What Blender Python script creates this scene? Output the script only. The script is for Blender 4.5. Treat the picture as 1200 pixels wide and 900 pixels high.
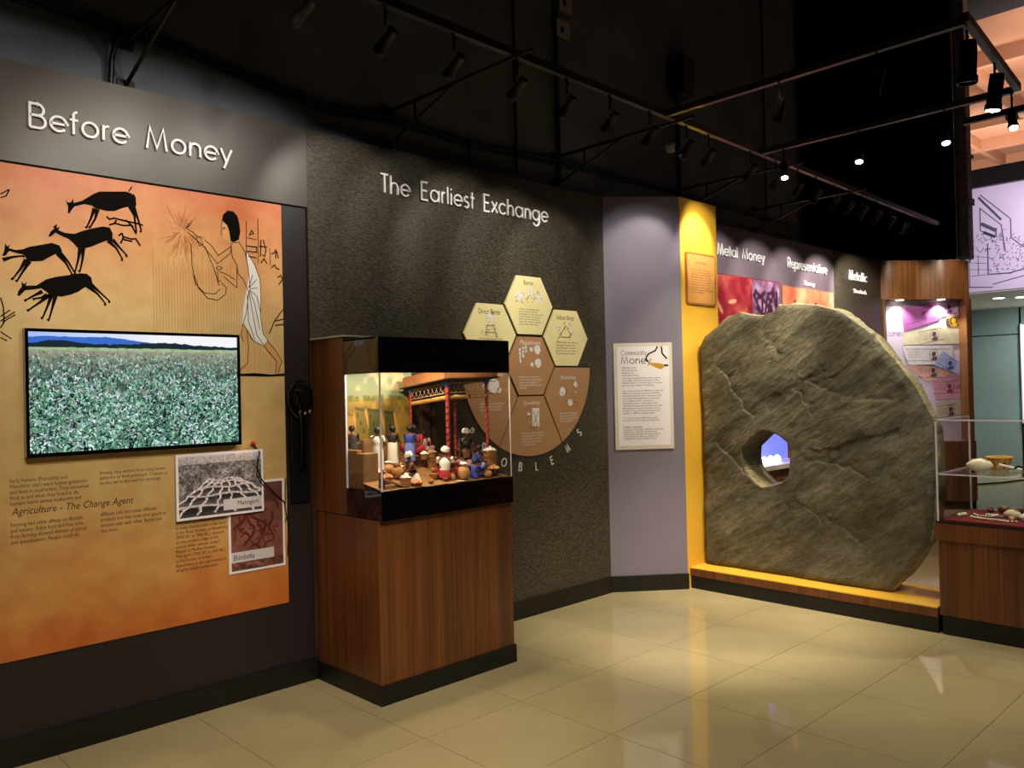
import bpy, bmesh, math, random
import numpy as np
from mathutils import Vector, Matrix, noise
for o in list(bpy.data.objects): bpy.data.objects.remove(o)
SC = bpy.context.scene; COL = SC.collection
rnd = random.Random(7); NR = np.random.RandomState(5)

# ------------------------------------------------------------------ camera
ANG, ROLL, PITCH = math.radians(46.02), -.0227, .0089
def _w(v):   # camera-yaw frame -> room frame (x along the partition wall, y towards it)
    sa, ca = math.sin(ANG), math.cos(ANG)
    return Vector((v[0]*sa+v[1]*ca, -v[0]*ca+v[1]*sa, v[2]))
cam = bpy.data.objects.new('camera', bpy.data.cameras.new('camera')); COL.objects.link(cam)
cam.data.lens = 28.968; cam.data.sensor_width = 36; cam.data.clip_start = .05
f_ = Vector((0, math.cos(PITCH), math.sin(PITCH))); u_ = Vector((0, -math.sin(PITCH), math.cos(PITCH))); r_ = Vector((1, 0, 0))
c_, s_ = math.cos(ROLL), math.sin(ROLL)
R_ = _w(c_*r_+s_*u_); U_ = _w(-s_*r_+c_*u_); F_ = _w(f_)
cam.matrix_world = Matrix(((R_.x, U_.x, -F_.x, 0), (R_.y, U_.y, -F_.y, 0), (R_.z, U_.z, -F_.z, 1.56), (0, 0, 0, 1)))
SC.camera = cam

# ------------------------------------------------------------------ world and light
w = bpy.data.worlds.new('world'); SC.world = w; w.use_nodes = True
w.node_tree.nodes['Background'].inputs[0].default_value = (.75, .8, 1, 1)
w.node_tree.nodes['Background'].inputs[1].default_value = .16
SC.view_settings.view_transform = 'Standard'; SC.view_settings.look = 'None'
SC.view_settings.exposure = 0; SC.view_settings.gamma = 1; SC.view_settings.use_curve_mapping = False
WARM = (1, .84, .62); NEUT = (1, .93, .82)
def spot(loc, target, energy, size=50, blend=.6, color=WARM, rad=.03, parent=None):
    l = bpy.data.lights.new('spot_light', 'SPOT'); l.energy = energy; l.spot_size = math.radians(size)
    l.spot_blend = blend; l.color = color; l.shadow_soft_size = rad
    o = bpy.data.objects.new('spot_light', l); COL.objects.link(o)
    d = Vector(target)-Vector(loc); o.rotation_euler = d.to_track_quat('-Z', 'Y').to_euler(); o.location = loc
    return o
def area(loc, target, energy, sx, sy, color=WARM, name='area_light'):
    l = bpy.data.lights.new(name, 'AREA'); l.shape = 'RECTANGLE'; l.size = sx; l.size_y = sy; l.energy = energy; l.color = color
    o = bpy.data.objects.new(name, l); COL.objects.link(o)
    d = Vector(target)-Vector(loc); o.rotation_euler = d.to_track_quat('-Z', 'Y').to_euler(); o.location = loc
    return o
# unseen spots without fixtures: near-side track wash, plus fills added for brightness
for x, y, tx, ty, tz, e, s in (
        (.2, 1.6, .8, 4.06, 2.3, 120, 50), (1.6, 1.6, 1.7, 4.06, 2.3, 110, 46),
        (3.4, 1.9, 4.05, 4.06, 1.9, 70, 36), (2.6, 1.5, 2.85, 3.45, 1.0, 26, 36),
        (3.9, 2.2, 5.15, 3.87, 2.05, 44, 38),
        (3.8, .6, 5.2, 2.4, 0, 110, 60), (3.7, 2.0, 4.7, 3.15, 0, 420, 46), (2.2, .3, 3.6, 2.5, 0, 150, 75), (1.0, .8, 1.4, 3.2, 0, 280, 58),
        (.7, 1.6, 2.4, 3.8, .9, 70, 34), (.4, 1.5, 1.0, 4.06, .8, 60, 50), (4.3, 2.2, 5.1, 3.9, 1.62, 34, 20), (4.6, .2, 6.4, 1.0, 0.4, 90, 60),
        (4.85, 2.6, 5.6, 2.85, 1.95, 90, 62)):
    spot((x, y, 3.3), (tx, ty, tz), e, s, .8, (1, .89, .72), .05)
AN1=[[1.138,2.473],[1.147,2.459],[1.157,2.459],[1.163,2.464],[1.172,2.48],[1.173,2.459],[1.209,2.475],[1.258,2.513],[1.283,2.528],[1.35,2.538],[1.401,2.546],[1.427,2.541],[1.445,2.518],[1.448,2.487],[1.434,2.467],[1.417,2.478],[1.382,2.464],[1.348,2.446],[1.314,2.442],[1.281,2.446],[1.265,2.448],[1.249,2.459],[1.217,2.46],[1.176,2.444],[1.162,2.423],[1.154,2.407],[1.148,2.413],[1.15,2.441],[1.145,2.453]]
AN2=[[1.067,2.294],[1.075,2.316],[1.093,2.335],[1.085,2.338],[1.103,2.356],[1.101,2.336],[1.115,2.346],[1.108,2.328],[1.135,2.319],[1.174,2.319],[1.207,2.336],[1.255,2.355],[1.297,2.368],[1.326,2.366],[1.338,2.342],[1.337,2.311],[1.346,2.299],[1.329,2.299],[1.312,2.304],[1.279,2.287],[1.238,2.265],[1.205,2.256],[1.185,2.257],[1.17,2.275],[1.15,2.293],[1.119,2.304],[1.096,2.316],[1.079,2.297]]
AN3=[[0.886,2.191],[0.895,2.213],[0.899,2.246],[0.906,2.234],[0.918,2.242],[0.911,2.227],[0.938,2.221],[0.967,2.228],[0.99,2.241],[1.042,2.256],[1.08,2.268],[1.111,2.26],[1.12,2.24],[1.122,2.21],[1.112,2.209],[1.095,2.22],[1.064,2.2],[1.041,2.183],[1.004,2.178],[0.981,2.18],[0.971,2.204],[0.938,2.209],[0.913,2.215],[0.9,2.193]]
AN4=[[0.941,2.025],[0.946,2.045],[0.959,2.064],[0.959,2.087],[0.968,2.075],[0.979,2.088],[0.975,2.069],[1.017,2.074],[1.055,2.103],[1.093,2.117],[1.148,2.13],[1.195,2.142],[1.223,2.142],[1.242,2.126],[1.247,2.096],[1.234,2.077],[1.214,2.08],[1.186,2.057],[1.154,2.042],[1.115,2.03],[1.084,2.033],[1.061,2.044],[1.035,2.062],[1.002,2.054],[0.972,2.049],[0.95,2.022]]
LEGS=[[[1.261,2.447],[1.246,2.402],[1.227,2.357]],[[1.275,2.445],[1.263,2.399],[1.242,2.359]],[[1.417,2.478],[1.438,2.436],[1.446,2.357]],[[1.434,2.48],[1.455,2.42],[1.469,2.367]],[[1.414,2.548],[1.429,2.574]],[[1.435,2.539],[1.445,2.518]],[[1.197,2.258],[1.188,2.204],[1.175,2.151]],[[1.21,2.26],[1.206,2.205],[1.195,2.154]],[[1.316,2.304],[1.353,2.273],[1.381,2.222]],[[1.337,2.311],[1.37,2.275],[1.402,2.242]],[[0.978,2.184],[0.955,2.14],[0.926,2.097]],[[0.992,2.179],[0.966,2.133],[0.943,2.09]],[[1.103,2.221],[1.137,2.182],[1.162,2.132]],[[1.116,2.223],[1.145,2.191],[1.175,2.138]],[[1.077,2.037],[1.059,1.985],[1.039,1.933]],[[1.092,2.033],[1.079,1.982],[1.064,1.926]],[[1.226,2.085],[1.267,2.053],[1.303,2.007]],[[1.239,2.095],[1.275,2.063],[1.321,2.021]],[[1.039,2.048],[1.009,2.03],[0.975,2.007]],[[1.07,2.036],[1.023,1.995],[0.985,1.964]],[[1.058,2.035],[1.035,2.02],[1.008,2.015]],[[0.889,2.174],[0.923,2.189],[0.971,2.2]],[[1.126,2.255],[1.181,2.264]]]
DOGS=[[[1.312,2.416],[1.326,2.405],[1.347,2.413],[1.381,2.408],[1.416,2.404],[1.45,2.401],[1.477,2.395]],[[1.356,2.405],[1.347,2.388],[1.323,2.378]],[[1.351,2.389],[1.389,2.383],[1.424,2.389],[1.442,2.355]],[[1.398,2.411],[1.433,2.381]],[[1.38,2.347],[1.384,2.33],[1.423,2.323],[1.442,2.327],[1.463,2.295]],[[1.387,2.328],[1.373,2.297]],[[1.387,2.317],[1.427,2.312]],[[1.365,2.332],[1.38,2.347]]]
THIN=[[[0.884,2.44],[0.906,2.452],[0.918,2.482]],[[0.885,2.457],[0.917,2.481]],[[0.878,2.011],[0.888,1.971],[0.89,1.906],[0.876,1.881]],[[0.877,1.93],[0.913,1.96]],[[0.876,1.91],[0.931,1.953]],[[0.883,1.906],[0.933,1.941]],[[0.876,1.865],[0.897,1.849],[0.917,1.835]],[[0.875,1.84],[0.9,1.826]]]
HAIR=[[1.872,2.469],[1.879,2.5],[1.902,2.522],[1.93,2.523],[1.952,2.504],[1.963,2.467],[1.968,2.424],[1.958,2.38],[1.932,2.364],[1.915,2.369],[1.909,2.417],[1.898,2.448],[1.885,2.459]]
FACE=[[1.873,2.467],[1.889,2.46],[1.906,2.438],[1.913,2.396],[1.919,2.37],[1.907,2.361],[1.888,2.374],[1.874,2.37],[1.87,2.391],[1.864,2.407],[1.871,2.423],[1.867,2.439]]
TORSO=[[1.921,2.359],[1.961,2.367],[1.994,2.318],[2.008,2.243],[2.017,2.134],[1.996,2.121],[1.98,2.175],[1.954,2.203],[1.947,2.248],[1.922,2.289],[1.915,2.332]]
ARM1=[[1.921,2.343],[1.911,2.304],[1.843,2.244],[1.766,2.332],[1.745,2.34],[1.693,2.387],[1.683,2.411],[1.699,2.413],[1.741,2.376],[1.778,2.359],[1.815,2.332],[1.847,2.287],[1.915,2.337]]
ARM2=[[1.953,2.249],[1.944,2.129],[1.873,2.183],[1.841,2.153],[1.831,2.185],[1.851,2.205],[1.884,2.197],[1.923,2.17],[1.935,2.225]]
DRESS=[[2.0,2.327],[2.045,2.257],[2.073,2.182],[2.077,2.094],[2.072,1.983],[2.085,1.895],[2.11,1.863],[2.083,1.831],[2.037,1.85],[2.009,1.904],[1.969,1.946],[1.976,2.022],[1.998,2.122],[2.011,2.199]]
LEG1=[[1.975,1.946],[1.962,1.891],[1.984,1.826],[1.994,1.739],[1.943,1.694],[1.955,1.685],[2.005,1.723],[2.003,1.816],[1.994,1.914]]
LEG2=[[2.049,1.888],[2.107,1.807],[2.16,1.752],[2.152,1.685],[2.167,1.685],[2.191,1.752],[2.155,1.808],[2.108,1.862]]
ELINES=[[[1.872,2.469],[1.879,2.5],[1.902,2.522],[1.93,2.523],[1.952,2.504],[1.963,2.467],[1.968,2.424],[1.958,2.38]],[[1.921,2.343],[1.911,2.304],[1.843,2.244],[1.766,2.332]],[[1.778,2.359],[1.815,2.332],[1.847,2.287],[1.915,2.337]],[[1.766,2.332],[1.693,2.387]],[[1.741,2.376],[1.683,2.411]],[[1.735,2.365],[1.75,2.325],[1.769,2.335],[1.754,2.373],[1.735,2.365]],[[1.921,2.359],[1.961,2.367],[1.994,2.318],[2.008,2.243],[2.017,2.134]],[[1.916,2.359],[1.922,2.289],[1.947,2.248],[1.952,2.203],[1.98,2.175],[2.007,2.117]],[[1.947,2.248],[1.944,2.129],[1.873,2.183]],[[1.934,2.171],[1.884,2.197],[1.851,2.205]],[[1.835,2.222],[1.851,2.233],[1.867,2.225],[1.851,2.212],[1.835,2.222]],[[1.842,2.211],[1.844,2.154],[1.861,2.16]],[[1.708,2.331],[1.711,2.227],[1.725,2.134],[1.772,2.09],[1.827,2.089],[1.855,2.117]],[[1.721,2.176],[1.741,2.114],[1.788,2.065],[1.842,2.058],[1.882,2.092],[1.888,2.125],[1.861,2.15]],[[1.777,2.328],[1.824,2.216],[1.849,2.133]],[[2.0,2.327],[2.045,2.257],[2.073,2.182],[2.077,2.094],[2.072,1.983],[2.085,1.895],[2.11,1.863]],[[2.01,2.117],[2.028,2.003],[2.049,1.888]],[[2.01,2.117],[1.993,2.001],[1.975,1.946],[2.025,1.86],[2.083,1.831]],[[2.013,2.123],[2.054,2.092],[2.073,2.005]],[[2.013,2.128],[2.06,2.137]],[[2.013,2.123],[2.041,2.048],[2.067,1.917]],[[2.001,2.1],[2.004,1.958],[2.037,1.861]],[[2.01,2.133],[2.032,2.201]],[[2.01,2.133],[2.055,2.181]],[[1.975,1.946],[1.962,1.891],[1.973,1.848]],[[1.994,1.914],[2.003,1.816],[1.994,1.739],[1.943,1.694]],[[2.049,1.888],[2.107,1.807],[2.16,1.752],[2.152,1.685]],[[2.108,1.862],[2.155,1.808],[2.191,1.752],[2.167,1.685]],[[2.003,2.483],[1.999,2.286]],[[2.068,2.502],[2.067,2.265]],[[2.133,2.354],[2.134,2.265]],[[2.004,2.396],[2.06,2.391]],[[2.003,2.352],[2.059,2.352],[2.058,2.324],[2.006,2.325]],[[2.011,2.298],[2.058,2.295]],[[2.084,2.394],[2.079,2.304]],[[2.096,2.395],[2.112,2.341],[2.103,2.307],[2.088,2.316]],[[2.073,2.359],[2.119,2.358]],[[2.081,2.269],[2.099,2.295],[2.117,2.269]],[[2.142,2.322],[2.173,2.342],[2.184,2.303]],[[2.167,2.352],[2.168,2.302]],[[2.14,2.249],[2.159,2.267],[2.171,2.248],[2.189,2.245]],[[2.032,2.437],[2.043,2.422],[2.019,2.411],[2.032,2.437]],[[2.176,2.201],[2.195,2.214],[2.206,2.193],[2.181,2.162]],[[2.121,1.896],[2.152,1.964],[2.203,2.029]],[[2.158,1.965],[2.205,1.978]],[[2.156,1.942],[2.205,1.95]]]
GROUND=[[1.943,1.682],[2.033,1.687],[2.128,1.679],[2.204,1.685],[2.203,1.671],[2.104,1.667],[2.009,1.67],[1.943,1.672]]
STONE=[[3.669,0.138],[3.706,0.356],[3.729,0.726],[3.727,1.127],[3.704,1.472],[3.692,1.873],[3.61,1.954],[3.495,2.022],[3.42,2.086],[3.303,2.121],[3.228,2.098],[3.124,2.079],[3.016,2.102],[2.986,2.147],[2.851,2.145],[2.689,2.12],[2.509,2.058],[2.416,1.982],[2.292,1.875],[2.189,1.744],[2.099,1.622],[2.035,1.514],[1.986,1.409],[1.94,1.321],[1.921,1.224],[1.919,1.063],[1.925,0.902],[1.94,0.716],[1.971,0.528],[2.052,0.402],[2.146,0.271],[2.222,0.181],[2.313,0.155],[2.535,0.144],[2.851,0.136],[3.223,0.134],[3.532,0.137]]
HOLE=[[3.163,1.216],[3.084,1.223],[2.994,1.186],[2.937,1.142],[2.919,1.051],[2.922,0.969],[2.932,0.894],[2.985,0.849],[3.068,0.818],[3.151,0.8],[3.197,0.827],[3.253,0.875],[3.294,0.924],[3.311,1.01],[3.304,1.088],[3.255,1.132],[3.206,1.176]]
DI={'whitelid':(2.629,3.71),'bigpot':(2.612,3.6),'bunbowl':(2.519,3.57),'bowl':(2.521,3.65),'basket':(2.566,3.47),'heap':(2.63,3.46),'womanwhite':(2.552,3.72),'womanblack':(2.78,3.84),'manblue':(2.787,3.76),'turb':(2.663,3.51),'redman':(2.853,3.5),'crate':(2.934,3.7),'bowl2':(2.799,3.53),'tanpot':(2.961,3.47),'seated':(3.141,3.62),'bluew':(3.125,3.52),'bundle':(3.021,3.46),'eggs':(3.209,3.46),'smallpot':(3.128,3.45),'stack':(3.29,3.54),'urn':(3.22,3.75),'sack1':(2.969,3.84),'sack2':(3.007,3.8),'redp':(3.039,3.93),'hatp':(3.254,3.68),'child':(2.61,3.93),'pot3':(3.2,3.53),'pot1':(3.033,3.66),'pot2':(3.121,3.68),'pot4':(2.988,3.56),'dish':(2.904,3.46),'plank':(2.475,3.47),'colA':(2.971,3.6),'colB':(3.214,3.56),'colC':(2.94,3.95),'colD':(3.229,3.8),'rA':(2.922,3.57),'rB':(3.238,3.52),'rC':(2.942,3.97),'wall':(2.541,3.72),'wall2':(2.319,3.6),'backlow':(2.831,3.97)}

# ------------------------------------------------------------------ materials
MATS = {}
def srgb(c):
    if isinstance(c, str): c = tuple(int(c[i:i+2], 16)/255 for i in (0, 2, 4))
    return tuple(x/12.92 if x <= .04045 else ((x+.055)/1.055)**2.4 for x in c[:3])
def mat(name, col='808080', rough=.5, metal=0, var=0, scale=8, bump=0, bscale=60, stretch=(1, 1, 1), col2=None, spec=.5, emit=0, coat=0, detail=4, dist=.002):
    if name in MATS: return MATS[name]
    m = bpy.data.materials.new(name); m.use_nodes = True; nt = m.node_tree; N = nt.nodes; L = nt.links
    b = N['Principled BSDF']; c = (*srgb(col), 1)
    b.inputs['Base Color'].default_value = c; b.inputs['Roughness'].default_value = rough; b.inputs['Metallic'].default_value = metal
    b.inputs['Specular IOR Level'].default_value = spec; b.inputs['Coat Weight'].default_value = coat; b.inputs['Coat Roughness'].default_value = .08
    tc = N.new('ShaderNodeTexCoord'); mp = N.new('ShaderNodeMapping'); mp.inputs['Scale'].default_value = stretch
    L.new(tc.outputs['Object'], mp.inputs[0])
    n = N.new('ShaderNodeTexNoise'); n.inputs['Scale'].default_value = scale; n.inputs['Detail'].default_value = detail; L.new(mp.outputs[0], n.inputs['Vector'])
    mx = N.new('ShaderNodeMix'); mx.data_type = 'RGBA'
    c2 = srgb(col2) if col2 else tuple(max(0, k*(1-var)) for k in c[:3])
    c1 = c[:3] if col2 else tuple(min(1, k*(1+var)) for k in c[:3])
    mx.inputs[6].default_value = (*c1, 1); mx.inputs[7].default_value = (*c2, 1)
    rp = N.new('ShaderNodeMapRange'); rp.inputs[1].default_value = .33; rp.inputs[2].default_value = .67
    L.new(n.outputs[0], rp.inputs[0]); L.new(rp.outputs[0], mx.inputs[0]); L.new(mx.outputs[2], b.inputs['Base Color'])
    if bump:
        n2 = N.new('ShaderNodeTexNoise'); n2.inputs['Scale'].default_value = bscale; n2.inputs['Detail'].default_value = 6
        L.new(mp.outputs[0], n2.inputs['Vector'])
        bp = N.new('ShaderNodeBump'); bp.inputs['Strength'].default_value = bump; bp.inputs['Distance'].default_value = dist
        L.new(n2.outputs[0], bp.inputs['Height']); L.new(bp.outputs[0], b.inputs['Normal'])
    if emit:
        b.inputs['Emission Color'].default_value = c; b.inputs['Emission Strength'].default_value = emit
    MATS[name] = m; return m
def attr_mat(name, rough=.5, emit=0, spec=.4):
    if name in MATS: return MATS[name]
    m = bpy.data.materials.new(name); m.use_nodes = True; nt = m.node_tree; b = nt.nodes['Principled BSDF']
    a = nt.nodes.new('ShaderNodeAttribute'); a.attribute_name = 'Col'
    b.inputs['Roughness'].default_value = rough; b.inputs['Specular IOR Level'].default_value = spec
    if emit:
        b.inputs['Base Color'].default_value = (.01, .01, .01, 1)
        nt.links.new(a.outputs[0], b.inputs['Emission Color']); b.inputs['Emission Strength'].default_value = emit
    else: nt.links.new(a.outputs[0], b.inputs['Base Color'])
    MATS[name] = m; return m
def glass_mat(name, tint=(1, 1, 1), rough=.0, ior=1.45):
    m = bpy.data.materials.new(name); m.use_nodes = True; nt = m.node_tree; N = nt.nodes; L = nt.links
    out = N['Material Output']; N.remove(N['Principled BSDF'])
    t = N.new('ShaderNodeBsdfTransparent'); t.inputs[0].default_value = (*tint, 1)
    g = N.new('ShaderNodeBsdfGlossy'); g.inputs['Roughness'].default_value = rough
    lw = N.new('ShaderNodeLayerWeight'); lw.inputs[0].default_value = .5
    pw = N.new('ShaderNodeMath'); pw.operation = 'POWER'; pw.inputs[1].default_value = 5; L.new(lw.outputs['Facing'], pw.inputs[0])
    fr = N.new('ShaderNodeMath'); fr.operation = 'MULTIPLY_ADD'; fr.inputs[1].default_value = .7; fr.inputs[2].default_value = .02; L.new(pw.outputs[0], fr.inputs[0])
    mx = N.new('ShaderNodeMixShader'); L.new(fr.outputs[0], mx.inputs[0]); L.new(t.outputs[0], mx.inputs[1]); L.new(g.outputs[0], mx.inputs[2])
    L.new(mx.outputs[0], out.inputs[0]); MATS[name] = m; return m
def wood_mat(name, a, b2, axis='Z', rough=.38, sc=1.0, coat=.15):
    m = bpy.data.materials.new(name); m.use_nodes = True; nt = m.node_tree; N = nt.nodes; L = nt.links; b = N['Principled BSDF']
    tc = N.new('ShaderNodeTexCoord'); mp = N.new('ShaderNodeMapping')
    mp.inputs['Scale'].default_value = {'Z': (70*sc, 70*sc, 1.2), 'X': (1.2, 70*sc, 70*sc)}[axis]
    L.new(tc.outputs['Object'], mp.inputs[0])
    n = N.new('ShaderNodeTexNoise'); n.inputs['Scale'].default_value = 1; n.inputs['Detail'].default_value = 5; L.new(mp.outputs[0], n.inputs['Vector'])
    mp2 = N.new('ShaderNodeMapping'); mp2.inputs['Scale'].default_value = {'Z': (14, 14, .4), 'X': (.4, 14, 14)}[axis]; L.new(tc.outputs['Object'], mp2.inputs[0])
    n2 = N.new('ShaderNodeTexNoise'); n2.inputs['Scale'].default_value = 1; L.new(mp2.outputs[0], n2.inputs['Vector'])
    ad = N.new('ShaderNodeMath'); ad.operation = 'ADD'; L.new(n.outputs[0], ad.inputs[0]); L.new(n2.outputs[0], ad.inputs[1])
    rp = N.new('ShaderNodeMapRange'); rp.inputs[1].default_value = .75; rp.inputs[2].default_value = 1.25; L.new(ad.outputs[0], rp.inputs[0])
    mx = N.new('ShaderNodeMix'); mx.data_type = 'RGBA'; mx.inputs[6].default_value = (*srgb(a), 1); mx.inputs[7].default_value = (*srgb(b2), 1)
    L.new(rp.outputs[0], mx.inputs[0]); L.new(mx.outputs[2], b.inputs['Base Color']); b.inputs['Roughness'].default_value = rough
    b.inputs['Coat Weight'].default_value = coat; b.inputs['Coat Roughness'].default_value = .2
    MATS[name] = m; return m
def M(n): return MATS[n]

# ------------------------------------------------------------------ mesh helpers
class MB:
    def __init__(s): s.v = []; s.f = []; s.mi = []
    def add(s, vs, fs, mi=0):
        n = len(s.v); s.v += [tuple(v) for v in vs]; s.f += [tuple(n+i for i in f) for f in fs]; s.mi += [mi]*len(fs); return s
    def box(s, x0, x1, y0, y1, z0, z1, mi=0):
        return s.add([(x, y, z) for x in (x0, x1) for y in (y0, y1) for z in (z0, z1)],
                     [(0, 1, 3, 2), (4, 6, 7, 5), (0, 4, 5, 1), (2, 3, 7, 6), (0, 2, 6, 4), (1, 5, 7, 3)], mi)
    def fbox(s, F, u0, u1, v0, v1, o0, o1, mi=0):   # box in a frame
        return s.add([F.P(u, v, o) for u in (u0, u1) for v in (v0, v1) for o in (o0, o1)],
                     [(0, 1, 3, 2), (4, 6, 7, 5), (0, 4, 5, 1), (2, 3, 7, 6), (0, 2, 6, 4), (1, 5, 7, 3)], mi)
    def tube(s, pts, r, n=6, mi=0, cap=True):
        pts = [Vector(p) for p in pts]; rs = r if isinstance(r, (list, tuple)) else [r]*len(pts); b = len(s.v); prev = None
        for i, p in enumerate(pts):
            d = (pts[min(i+1, len(pts)-1)]-pts[max(i-1, 0)]).normalized()
            a = d.orthogonal().normalized() if prev is None else (prev-d*prev.dot(d)).normalized()
            prev = a; c = d.cross(a)
            for k in range(n):
                t = 2*math.pi*k/n; s.v.append(tuple(p+(a*math.cos(t)+c*math.sin(t))*rs[i]))
        for i in range(len(pts)-1):
            for k in range(n):
                k2 = (k+1) % n; s.f.append((b+i*n+k, b+i*n+k2, b+(i+1)*n+k2, b+(i+1)*n+k)); s.mi.append(mi)
        if cap:
            s.f.append(tuple(b+k for k in range(n))[::-1]); s.f.append(tuple(b+(len(pts)-1)*n+k for k in range(n))); s.mi += [mi, mi]
        return s
    def lathe(s, prof, c=(0, 0, 0), n=16, mi=0, axis=(0, 0, 1), wob=0):
        ax = Vector(axis).normalized(); a = ax.orthogonal().normalized(); d = ax.cross(a); c = Vector(c); b = len(s.v)
        for r, z in prof:
            for k in range(n):
                t = 2*math.pi*k/n; rr = r*(1+wob*noise.noise(Vector((math.cos(t)*2, math.sin(t)*2, z*30+c.x*9))))
                s.v.append(tuple(c+ax*z+(a*math.cos(t)+d*math.sin(t))*rr))
        for i in range(len(prof)-1):
            for k in range(n):
                k2 = (k+1) % n; s.f.append((b+i*n+k, b+i*n+k2, b+(i+1)*n+k2, b+(i+1)*n+k)); s.mi.append(mi)
        s.f.append(tuple(b+k for k in range(n))[::-1]); s.f.append(tuple(b+(len(prof)-1)*n+k for k in range(n))); s.mi += [mi, mi]
        return s
    def poly(s, F, pts, o0, o1, mi=0, tri=True):   # extruded polygon in a frame
        n = len(pts); from mathutils.geometry import tessellate_polygon
        t = tessellate_polygon([[Vector((p[0], p[1], 0)) for p in pts]])
        vs = [F.P(p[0], p[1], o1) for p in pts]+[F.P(p[0], p[1], o0) for p in pts]
        fs = [tuple(q) for q in t]+[tuple(i+n for i in q[::-1]) for q in t]+[(i, (i+1) % n, (i+1) % n+n, i+n) for i in range(n)]
        return s.add(vs, fs, mi)
    def ribbon(s, F, pts, w, o0, o1, mi=0, ws=None):        # constant width stroke in a frame
        P = [Vector(p[:2]) for p in pts]; n = len(P)
        if n < 2: return s
        closed = (P[0]-P[-1]).length < 1e-6 and n > 3; Lf = []; Rt = []
        for i in range(n):
            a = (P[i]-P[i-1]) if i > 0 else ((P[0]-P[-2]) if closed else P[1]-P[0])
            b = (P[i+1]-P[i]) if i < n-1 else ((P[1]-P[0]) if closed else P[-1]-P[-2])
            a = a.normalized(); b = b.normalized(); na = Vector((-a.y, a.x)); nb = Vector((-b.y, b.x)); m = na+nb
            m = na if m.length < .3 else m.normalized(); k = w/2/max(.5, m.dot(na)); k = k if ws is None else k*ws[i]; Lf.append(P[i]+m*k); Rt.append(P[i]-m*k)
        vs = []
        for l, r in zip(Lf, Rt): vs += [F.P(l.x, l.y, o1), F.P(r.x, r.y, o1), F.P(l.x, l.y, o0), F.P(r.x, r.y, o0)]
        fs = []
        for i in range(n-1):
            a, b = 4*i, 4*i+4; fs += [(a, b, b+1, a+1), (a+2, a, b, b+2)[::-1], (a+1, a+3, b+3, b+1)[::-1], (a+2, a+3, b+3, b+2)]
        fs += [(0, 1, 3, 2), (4*n-4, 4*n-2, 4*n-1, 4*n-3)]
        return s.add(vs, fs, mi)
    def build(s, name, mats, parent=None, smooth=False, bevel=0):
        me = bpy.data.meshes.new(name); off = Vector(parent_loc(parent))
        me.from_pydata([tuple(Vector(v)-off) for v in s.v], [], s.f)
        for m in (mats if isinstance(mats, (list, tuple)) else [mats]): me.materials.append(m)
        if any(s.mi): me.polygons.foreach_set('material_index', s.mi)
        if smooth: me.polygons.foreach_set('use_smooth', [True]*len(me.polygons))
        bm = bmesh.new(); bm.from_mesh(me); bmesh.ops.recalc_face_normals(bm, faces=bm.faces); bm.to_mesh(me); bm.free()
        o = bpy.data.objects.new(name, me); COL.objects.link(o)
        if parent: o.parent = parent
        if bevel:
            b = o.modifiers.new('bevel', 'BEVEL'); b.width = bevel; b.segments = 2; b.limit_method = 'ANGLE'
        if smooth and not bevel: sm(me)
        return o
def sm(me, ang=50):
    bm = bmesh.new(); bm.from_mesh(me)
    for e in bm.edges: e.smooth = not (len(e.link_faces) == 2 and e.calc_face_angle(0) > math.radians(ang))
    bm.to_mesh(me); bm.free()
def parent_loc(p):
    l = Vector((0, 0, 0))
    while p: l = l+p.location; p = p.parent
    return l
def thing(name, label, cat, loc, group=None):
    o = bpy.data.objects.new(name, None); COL.objects.link(o); o.location = loc; o.empty_display_size = .1
    return tag(o, label, cat, group)
def tag(o, label, cat, group=None):
    o['label'] = label; o['category'] = cat
    if group: o['group'] = group
    return o
def struct(o): o['kind'] = 'structure'; return o
def part_label(o, l): o['label'] = l; return o
class Fr:
    def __init__(s, o, x, n, up=(0, 0, 1)): s.o = Vector(o); s.x = Vector(x).normalized(); s.n = Vector(n).normalized(); s.up = Vector(up)
    def P(s, u, v, off=0): return s.o+s.x*u+s.up*v+s.n*off
FW = Fr((0, 4.06, 0), (1, 0, 0), (0, -1, 0))                 # the long partition wall
FD = Fr((4.93, 4.06, 0), (.47, -.38, 0), (-.38, -.47, 0))    # lavender diagonal panel
FY = Fr((0, 3.68, 0), (1, 0, 0), (0, -1, 0))                 # yellow fin

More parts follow.
